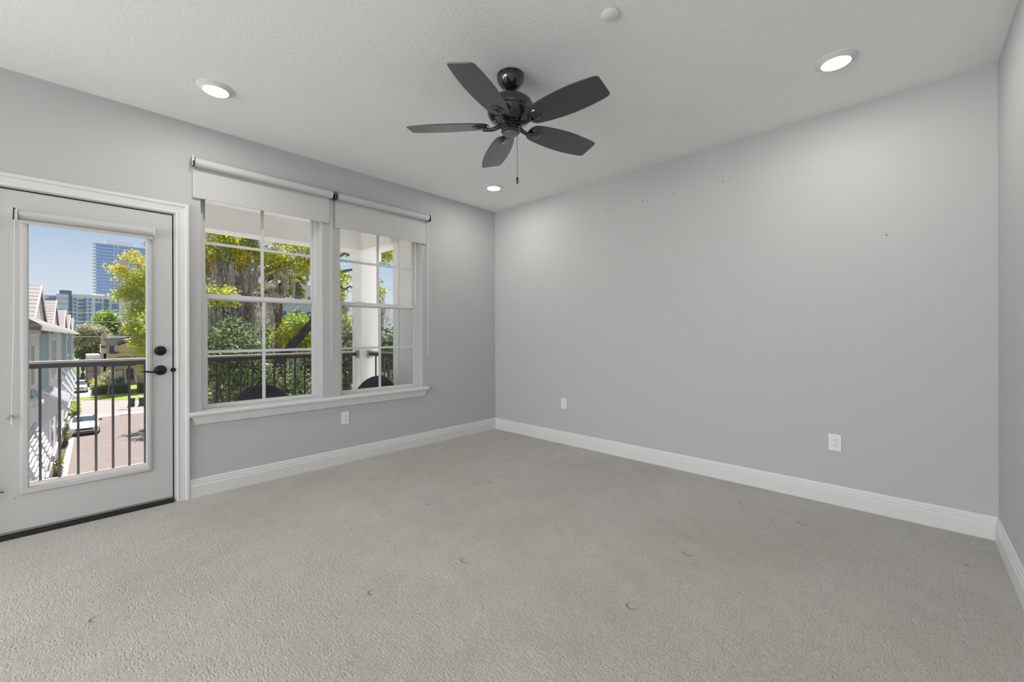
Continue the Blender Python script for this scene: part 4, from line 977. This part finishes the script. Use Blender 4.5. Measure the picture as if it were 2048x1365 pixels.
CARW = mat('car_white', (0.78,0.78,0.80), rough=0.22, spec=0.6, coat=0.6); CARG = mat('car_glass', (0.03,0.045,0.06), rough=0.05, spec=0.8); CARB = mat('car_black', (0.015,0.015,0.017), rough=0.45)
TYRE = mat('tyre', (0.02,0.02,0.02), rough=0.8); RIMM = mat('wheel_rim', (0.25,0.25,0.26), rough=0.3, metal=0.8); LAMP = mat('headlamp', (0.35,0.38,0.42), rough=0.1, spec=0.8); TAILR = mat('tail_red', (0.25,0.02,0.02), rough=0.3)
def car(nose, label, suv=False):
    """front faces +x; nose = (x, y) of the middle of the front bumper"""
    x0, yc = nose; W_ = 0.96 if not suv else 0.94
    t = thing('car', (x0-2.3, yc, GZ), label, 'car', 'white parked cars')
    X_ = lambda d: x0-d
    def sec(d, w, zb, zt, tw):      # cross-section: half width, bottom, top, half width at the top
        return [(X_(d), yc-w*0.93, GZ+zb), (X_(d), yc-w, GZ+zb+(zt-zb)*0.45), (X_(d), yc-w*0.97, GZ+zb+(zt-zb)*0.75), (X_(d), yc-tw, GZ+zt), (X_(d), yc, GZ+zt+0.03), (X_(d), yc+tw, GZ+zt), (X_(d), yc+w*0.97, GZ+zb+(zt-zb)*0.75), (X_(d), yc+w, GZ+zb+(zt-zb)*0.45), (X_(d), yc+w*0.93, GZ+zb)]
    def loft(m, secs):
        o = len(m.v); n = len(secs[0])
        for q in secs: m.v += q
        for k in range(len(secs)-1):
            for i in range(n):
                j = (i+1) % n; m.face((o+k*n+i, o+k*n+j, o+(k+1)*n+j, o+(k+1)*n+i))
        m.face([o+i for i in range(n)][::-1]); m.face([o+(len(secs)-1)*n+i for i in range(n)])
    if not suv:
        body = [(0.0,0.72,0.22,0.62,0.60),(0.10,0.86,0.18,0.70,0.72),(0.35,0.94,0.18,0.80,0.78),(1.0,0.96,0.18,0.93,0.80),(1.55,0.96,0.18,0.98,0.82),(3.2,0.96,0.18,1.00,0.84),(4.2,0.96,0.2,1.02,0.80),(4.7,0.88,0.28,0.98,0.74),(4.78,0.80,0.34,0.90,0.70)]
        cab = [(1.50,0.74,0.94,0.97,0.72),(2.25,0.72,0.94,1.33,0.56),(2.75,0.72,0.94,1.39,0.56),(3.3,0.72,0.94,1.35,0.54),(4.25,0.66,0.96,1.01,0.60)]
    else:
        body = [(0.0,0.76,0.32,0.80,0.64),(0.12,0.88,0.28,0.92,0.74),(0.4,0.93,0.26,1.02,0.80),(1.1,0.94,0.26,1.10,0.84),(1.6,0.94,0.26,1.13,0.84),(4.2,0.94,0.28,1.14,0.84),(4.6,0.88,0.36,1.10,0.80)]
        cab = [(1.3,0.78,1.08,1.12,0.76),(2.0,0.76,1.08,1.62,0.62),(2.8,0.76,1.08,1.70,0.62),(4.0,0.76,1.08,1.66,0.60),(4.55,0.72,1.08,1.14,0.66)]
    m = MB(); loft(m, [sec(*b_) for b_ in body]); m.build('body', CARW, t, smooth=True, ang=50)
    m = MB(); loft(m, [sec(*b_) for b_ in cab]); g = m.build('glasshouse', CARG, t, smooth=True, ang=40)
    rc = cab[1:-1]; m = MB(); loft(m, [sec(d, tw*1.04, zt-0.05, zt+0.012, tw*0.98) for (d, w, zb, zt, tw) in rc]); m.build('roof', CARW, t, smooth=True, ang=50)
    zf = 0.62 if not suv else 0.80
    m = MB(); m.prism([(-0.50,zf-0.16),(0.50,zf-0.16),(0.56,zf-0.06),(0.48,zf+0.0),(-0.48,zf+0.0),(-0.56,zf-0.06)], lambda p: (x0-0.10, yc+p[0], GZ+p[1]), lambda p: (x0+0.012, yc+p[0], GZ+p[1])); m.build('grille', CARB, t)
    m = MB(); m.prism([(-0.70,0.24),(0.70,0.24),(0.58,0.36),(-0.58,0.36)], lambda p: (x0-0.10, yc+p[0], GZ+p[1]), lambda p: (x0+0.012, yc+p[0], GZ+p[1])); m.build('air_intake', CARB, t)
    for s in (-1, 1):
        m = MB(); m.prism([(0.60,zf-0.10),(0.86,zf-0.04),(0.88,zf+0.06),(0.62,zf+0.01)], lambda p: (x0-0.34, yc+s*p[0], GZ+p[1]), lambda p: (x0+0.005-(abs(p[0])-0.6)*0.45, yc+s*p[0], GZ+p[1])); m.build('headlight', LAMP, t)
        m = MB(); m.obox((X_(1.75), yc+s*1.03, GZ+(1.02 if not suv else 1.18)), (0.07,0,0), (0,0.11,0), (0,0,0.075)); m.build('wing_mirror', CARW if s < 0 else CARB, t, bevel=0.02)
        for d in (0.95, 3.75 if not suv else 3.65):
            m = MB(); c = (X_(d), yc+s*0.86-0.11, GZ+0.335); m.lathe([(0.335,0.0),(0.335,0.22)], c, 'y', 24); w = m.build('wheel', TYRE, t, smooth=True)
            m = MB(); m.lathe([(0.235,0.0),(0.235,0.235)], (c[0], c[1]-0.0075, c[2]), 'y', 20); m.build('rim', RIMM, w, smooth=True)
    m = MB(); hz = GZ+(0.955 if not suv else 1.12)
    if not suv:
        for s in (-1, 1): m.obox((X_(1.05), yc+s*0.36, hz-0.012), (0.14,0,0.004), (0,0.07,0), (0,0,0.012))
        m.build('hood_vent', CARB, t)
    return t
car((-47.35,-3.44), 'white coupe parked on the brick driveway by the townhouses')
car((-85.7,-3.85), 'white sport utility car on the drive beyond the street', suv=True)

BINM = mat('bin_grey', (0.055,0.055,0.058), rough=0.6); BINL = mat('bin_lid', (0.13,0.13,0.135), rough=0.5)
def bin_(x, y, label):
    t = thing('wheeled_bin', (x, y, GZ), label, 'trash bin', 'wheeled trash bins')
    m = MB(); o = [(-0.24,-0.25,0.06),(0.24,-0.25,0.06),(0.24,0.25,0.06),(-0.24,0.25,0.06),(-0.32,-0.31,1.0),(0.32,-0.31,1.0),(0.32,0.31,1.0),(-0.32,0.31,1.0)]
    m.add([(x+a, y+b_, GZ+c) for a, b_, c in o], [(0,3,2,1),(4,5,6,7),(0,1,5,4),(1,2,6,5),(2,3,7,6),(3,0,4,7)]); m.build('bin_body', BINM, t, bevel=0.02)
    m = MB(); m.prism([(-0.36,1.0),(0.35,1.0),(0.35,1.04),(0.0,1.11),(-0.36,1.09)], lambda p: (x+p[0], y-0.34, GZ+p[1]), lambda p: (x+p[0], y+0.34, GZ+p[1])); m.build('lid', BINL, t, bevel=0.01)
    for s in (-1, 1):
        m = MB(); m.lathe([(0.11,0),(0.11,0.06)], (x-0.22, y+s*0.29-0.03, GZ+0.11), 'y', 14); m.build('wheel', TYRE, t)
bin_(-64.3, 0.62, 'dark trash bin at the kerb, left one of the pair by the grass')
bin_(-64.0, 1.56, 'dark trash bin at the kerb, right one of the pair by the grass')
bin_(-63.7, 2.45, 'dark trash bin cut off by the door frame')
bin_(-66.0, -4.12, 'dark trash bin alone behind the bright hedge')

# ---------------- yellow house across the street
YEL = siding_mat('yellow_siding', (0.62,0.50,0.29), 1.5, 0.92); PINK = mat('pink_stucco', (0.55,0.46,0.42), rough=0.8); ROOFG = mat('grey_roof', (0.28,0.26,0.26), rough=0.9, var=(2,0.08)); BLUE = mat('blue_awning', (0.045,0.07,0.17), rough=0.7)
y = thing('yellow_house', (-100, 2, GZ), 'two storey yellow house with a chimney and blue awnings', 'house')
m = MB(); m.box(-108, -97, -0.9, 7.0, GZ, -1.9); m.build('wall', YEL, y)
m = MB(); m.box(-107, -97.2, -1.15, 0.9, -1.95, -0.4); m.build('upper_wall', PINK, y)
m = MB(); m.prism([(0.6,-1.95),(7.0,-1.95),(7.0,-0.9),(3.4,0.55),(0.6,-0.75)], lambda p: (-107, p[0], p[1]), lambda p: (-97.3, p[0], p[1])); m.build('gable', YEL, y)
m = MB(); m.prism([(-0.9,0.75),(2.2,0.95),(0.1,-0.65),(-0.05,-0.50),(-0.9,0.30)], lambda p: (-106, p[0], p[1]), lambda p: (-96.8, p[0], p[1]))
m.prism([(-0.1,-0.62),(3.4,0.95),(7.4,-0.95),(7.3,-1.10),(3.4,0.75),(0.0,-0.75)], lambda p: (-107, p[0], p[1]), lambda p: (-96.9, p[0], p[1])); m.build('roof', ROOFG, y)
m = MB(); m.box(-98.0, -97.0, -1.15, -0.55, GZ, 1.40); m.box(-98.1, -96.9, -1.2, -0.5, 1.25, 1.45); m.build('chimney', PINK, y)
m = MB(); m.box(-97.25, -97.1, -0.18, 0.42, -1.75, -0.55); m.build('window', BLUE, y)
m = MB(); m.box(-97.25, -96.7, -0.15, 0.95, -1.98, -1.72); m.build('planter', BLUE, y)
m = MB(); m.box(-97.05, -96.9, -1.2, -0.6, -0.95, -0.55); m.build('vent_panel', BLUE, y)
m = MB(); m.prism([(0,-3.25),(0,-3.45),(1.5,-4.15),(1.5,-4.02)], lambda p: (-97+p[0], -1.25, p[1]), lambda p: (-97+p[0], 3.2, p[1])); m.build('porch_awning', BLUE, y)
for (a, c) in ((0.05, 0.65), (0.75, 1.55)):
    m = MB(); m.box(-97.0, -96.93, a-0.07, c+0.07, -6.55, -4.75); w = m.build('window', mat('black_frame', (0.02,0.02,0.025)), y)
    m = MB(); m.box(-96.95, -96.90, a, c, -6.45, -4.85); m.build('window_pane', mat('pale_pane', (0.50,0.52,0.55), rough=0.2), w)
m = MB(); m.box(-97.0, -96.9, 2.0, 2.9, -6.6, -4.7); m.build('door', mat('dark_door', (0.05,0.04,0.05)), y)
m = MB()
for k in range(5): m.box(-97, -95.2+0.35*(4-k)-0.6, 1.95, 3.0, GZ, GZ+0.16*(k+1))
m.build('front_steps', CONC, y)
for yy in (1.75, 3.05):
    m = MB(); m.prism([(0,-5.9),(0.6,-6.1),(2.0,-7.1),(2.0,-7.4),(0,-7.4)], lambda p: (-97+p[0], yy, p[1]), lambda p: (-97+p[0], yy+0.22, p[1])); m.build('stair_wall', mat('white_stucco', (0.72,0.73,0.76)), y)
m = MB(); m.box(-96.99,-96.9,0.9,4.6,-2.55,-2.5); m.box(-96.99,-96.9,0.9,4.6,-3.1,-3.05)
for k in range(9): m.box(-96.99,-96.93,0.9+0.45*k,0.94+0.45*k,-3.1,-2.5)
m.build('balcony_rail', mat('black_frame', (0.02,0.02,0.025)), y)
gg = thing('garage', (-101, -2.0, GZ), 'low flat roofed white garage left of the yellow house', 'garage')
m = MB(); m.box(-106, -97.4, -3.0, -1.2, -2.75, -2.15); m.build('roof', mat('white_flat_roof', (0.80,0.79,0.82)), gg)
m = MB(); m.box(-105.5, -98.0, -1.65, -1.2, GZ, -2.75); m.box(-105.5, -105.2, -3.0, -1.2, GZ, -2.75); m.build('wall', PINK, gg)
dk = thing('timber_stair', (-96.5, -2.6, GZ), 'small brown timber deck beside the flat roofed garage', 'deck')
BRN = mat('brown_timber', (0.16,0.085,0.055), rough=0.8)
m = MB(); m.box(-97.3,-95.9,-3.0,-1.95,-5.05,-4.95); m.build('platform', BRN, dk)
for (xx, yy) in ((-97.2,-2.95),(-97.2,-2.05),(-96.0,-2.95),(-96.0,-2.05)):
    m = MB(); m.box(xx-0.07,xx+0.07,yy-0.07,yy+0.07,GZ,-3.95); m.build('post', BRN, dk)
m = MB(); m.box(-96.05,-95.95,-3.0,-2.0,-4.05,-3.95)
for k in range(8): m.box(-96.03,-95.98,-2.95+0.13*k,-2.90+0.13*k,-5.0,-4.0)
m.build('railing', BRN, dk)
bx_ = thing('green_box', (-90.5,-2.0,GZ), 'low teal cabinet on the lawn beside the garage drive', 'cabinet')
m = MB(); m.box(-91,-90,-2.6,-1.0,GZ,GZ+0.75); m.build('cabinet_body', mat('teal_box', (0.10,0.34,0.33), rough=0.6), bx_, bevel=0.03)
m = MB(); m.box(-91.05,-89.95,-2.65,-0.95,GZ+0.75,GZ+0.82); m.build('lid', mat('teal_lid', (0.14,0.40,0.38), rough=0.6), bx_)

# small street tree and shrubs before the yellow house
tree('street_tree', (-76.6,-0.98,GZ), (-76.6,-0.98,GZ+3.0), 0.11, [((-76.6,-1.5,GZ+2.7),(1.2,0.75,0.7),700,20,0.25,0.22,LGREY),((-76.6,-0.8,GZ+3.1),(0.9,0.6,0.6),420,14,0.25,0.22,LGREY)], 'slim young street tree in front of the yellow house', seed=91)
bush('garden_shrub', (-84,-1.9,GZ+1.1), (1.2,0.8,1.0), 1500, 30, 0.2, 0.2, LG, 'yellow-green garden shrub left of the yellow house hedge', 92)
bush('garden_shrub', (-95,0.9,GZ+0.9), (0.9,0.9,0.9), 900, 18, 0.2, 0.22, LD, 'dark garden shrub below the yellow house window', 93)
# trees across the street
tree('yellow_green_street_tree', (-88,10.5,GZ), (-88,7.5,0.5), 0.45, [((-87.0, 3.87, 3.96),(4.14, 2.9, 3.59),7500,66,0.58,0.39,LG), ((-87.0, 3.59, 10.04),(3.59, 2.76, 3.31),5200,46,0.58,0.36,LG), ((-87.0, 2.62, 13.9),(1.93, 1.79, 1.1),900,18,0.41,0.30,LGOLD), ((-87.0, 0.55, 11.83),(1.52, 1.52, 0.97),700,14,0.41,0.28,LGOLD), ((-85.62, 4.56, 0.1),(4.14, 2.9, 2.76),5200,48,0.55,0.37,LG), ((-84.24, 4.83, -3.76),(3.31, 1.93, 1.52),1500,22,0.48,0.34,LB), ((-87.0, 1.66, 7.83),(2.35, 2.07, 1.38),1900,26,0.48,0.33,LG)], 'tall yellow-green tree at the right of the door glass', seed=95, group='trees across the street')
tree('shade_oak', (-46,8.0,GZ), (-46,6.5,-1.0), 0.4, [((-48.0,3.4,2.4),(5.0,3.4,1.4),6500,60,0.5,0.36,LB)], 'spreading oak whose shade falls on the driveway', seed=96, group='trees across the street')
tree('rounded_green_tree', (-130,0.6,GZ), (-130,0.6,0), 0.4, [((-130,0.6,4.9),(2.2,2.0,2.2),3200,34,0.5,0.45,LB),((-130,1.8,2.8),(2.4,2.2,1.8),2400,30,0.5,0.45,LD)], 'bright rounded green tree before the apartment block', seed=97, group='trees across the street')
tree('grey_oak', (-112,-3.4,GZ), (-112,-3.3,0.5), 0.34, [((-112,-3.6,0.4),(1.8,1.7,2.2),1700,34,0.45,0.38,LGREY),((-112,-2.4,2.4),(2.0,2.0,1.2),1200,26,0.45,0.38,LGREY),((-112,-0.8,1.5),(2.0,1.6,1.4),1400,26,0.45,0.38,LGREY)], 'sparse grey-green oak behind the end of the townhouses', BARKD, seed=98, group='trees across the street')
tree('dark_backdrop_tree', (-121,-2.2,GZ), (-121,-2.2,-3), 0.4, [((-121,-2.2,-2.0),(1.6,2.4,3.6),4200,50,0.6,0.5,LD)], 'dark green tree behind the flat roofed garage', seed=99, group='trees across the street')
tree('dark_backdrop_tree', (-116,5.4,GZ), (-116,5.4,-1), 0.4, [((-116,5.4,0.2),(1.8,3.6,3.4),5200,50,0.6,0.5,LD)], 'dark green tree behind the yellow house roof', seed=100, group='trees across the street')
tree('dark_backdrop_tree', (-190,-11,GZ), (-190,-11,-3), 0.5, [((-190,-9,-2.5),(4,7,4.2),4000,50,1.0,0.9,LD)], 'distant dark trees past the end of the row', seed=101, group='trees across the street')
for i, (z0, z1, lb) in enumerate(((5.2,5.6,'upper power line in front of the apartment block'),(0.9,1.2,'lower power line crossing above the yellow house'),(3.6,3.9,'middle power line in front of the apartment block'))):
    pts = [(-102, -30+6*k, z0+(z1-z0)*k/14+0.02*(k-7)**2*0.1) for k in range(15)]
    tag(MB().tube(pts, 0.035, 5).build('power_line', mat('cable_pale', (0.62,0.63,0.68), rough=0.6), origin=pts[0]), lb, 'cable', 'power lines')

# ---------------- apartment block and tower on the skyline
APW = mat('apartment_white', (0.86,0.87,0.90), rough=0.7); APG = mat('apartment_glass', (0.20,0.28,0.46), rough=0.12, metal=0.5); APD = mat('apartment_slate', (0.19,0.25,0.38), rough=0.5); APP = mat('apartment_panel', (0.74,0.80,0.90), rough=0.6)
ap = thing('apartment_block', (-430, 0, GZ), 'wide white and blue apartment block on the skyline', 'apartment block')
XA = -430.0
m = MB(); m.box(-455, XA, -7.8, 46, GZ, 30.4); m.build('wall', APW, ap)
m = MB(); m.box(-455, XA-1.5, -60, -7.8, GZ, 29.8); m.build('left_wing', APW, ap)
m = MB(); m.box(-450, XA+0.5, -14.0, -8.0, GZ, 33.6); m.build('slate_core', APD, ap)
m = MB(); m.box(-440, XA+1.0, -15.6, -9.6, GZ, 30.8)
pn = m.build('panel_wall', APP, ap)
m = MB()
for k in range(7): m.box(XA+1.0, XA+1.1, -15.6, -9.6, 4.2+3.9*k, 4.5+3.9*k)
m.build('panel_joint', APD, pn)
m = MB(); m.box(XA-1.5, XA-1.2, -19.2, -15.7, GZ, 29.2); gl_ = m.build('glass_bay', APG, ap)
m = MB()
for k in range(9): m.box(XA-1.2, XA-1.1, -19.2, -15.7, 1.2+3.9*k, 1.45+3.9*k)
m.build('spandrel', APP, gl_)
m = MB(); m.box(XA-5, XA+0.3, -8, 46, 30.4, 31.2); m.box(XA-12, XA-4, 2, 9, 31.2, 32.2); m.build('parapet', APW, ap)
FLR = [26.6-2.75*k for k in range(9)]
for (a, c) in ((-7.2,-5.7),(-2.4,-0.4+0.0),(0.4,1.9),(4.0,5.3),(6.0,7.2),(13.0,14.2),(15.0,16.0),(24,26),(29,31)):
    for k, z in enumerate(FLR):
        if (a in (4.0, 6.0, 13.0, 15.0)) and k > 0: continue
        m = MB(); m.box(XA-0.1, XA+0.15, a, c, z, z+2.0); m.build('window', APG, ap)
for (a, c) in ((3.9,7.3),(12.6,16.4)):
    m = MB(); m.box(XA-0.1, XA+0.2, a, c, GZ, 25.4); m.build('curtain_wall', APG, ap)
for (a, c) in ((-4.9,-1.4),(8.2,11.2)):
    for z in FLR:
        m = MB(); m.box(XA, XA+1.6, a, c, z-0.45, z-0.1); m.box(XA+1.5, XA+1.6, a, c, z-0.1, z+0.75); m.build('balcony', APD, ap)
for z in FLR:
    m = MB(); m.box(XA-0.1, XA+0.15, 8.6, 10.8, z, z+2.0); m.build('window', APG, ap)
    m = MB(); m.box(XA-1.5, XA+0.5, -21.5, -19.6, z-0.4, z+0.5); m.build('balcony', APD, ap)

TWG = mat('tower_glass', (0.36,0.50,0.80), rough=0.12, metal=0.75); TWL = mat('tower_band', (0.82,0.86,0.92), rough=0.5)
tw = thing('glass_tower', (-790, 35, GZ), 'tall blue glass tower rising behind the apartment block', 'tower')
XT = -780.0
m = MB(); m.box(-815, XT, 11.1, 62, GZ, 125); m.build('glass_shaft', TWG, tw)
m = MB(); m.box(-812, XT-3, 20.2, 50, 125, 131); m.build('crown_screen', TWL, tw)
m = MB(); m.box(-815.5, XT+0.5, 10.6, 62.5, 124.2, 125.6); m.box(XT, XT+0.9, 28.0, 28.7, GZ, 125); m.box(XT, XT+0.9, 31.6, 32.3, GZ, 125); m.build('fin', TWL, tw)
z = 2.0; 
while z < 124:
    m = MB(); m.box(-815.3, XT+0.5, 10.9, 62.2, z, z+0.75); m.build('floor_band', TWL, tw)
    m = MB(); m.prism([(11.0,z+0.2),(11.0,z+1.2),(7.8,z+1.5),(7.6,z+1.2)], lambda p: (XT-14, p[0], p[1]), lambda p: (XT+0.3, p[0], p[1])); m.build('corner_balcony', TWL, tw)
    z += 4.35
m = MB()
for k in range(24): m.box(XT, XT+0.25, 12.5+2.05*k, 12.75+2.05*k, GZ, 124)
m.build('mullions', mat('tower_mullion', (0.20,0.30,0.50), rough=0.4), tw)
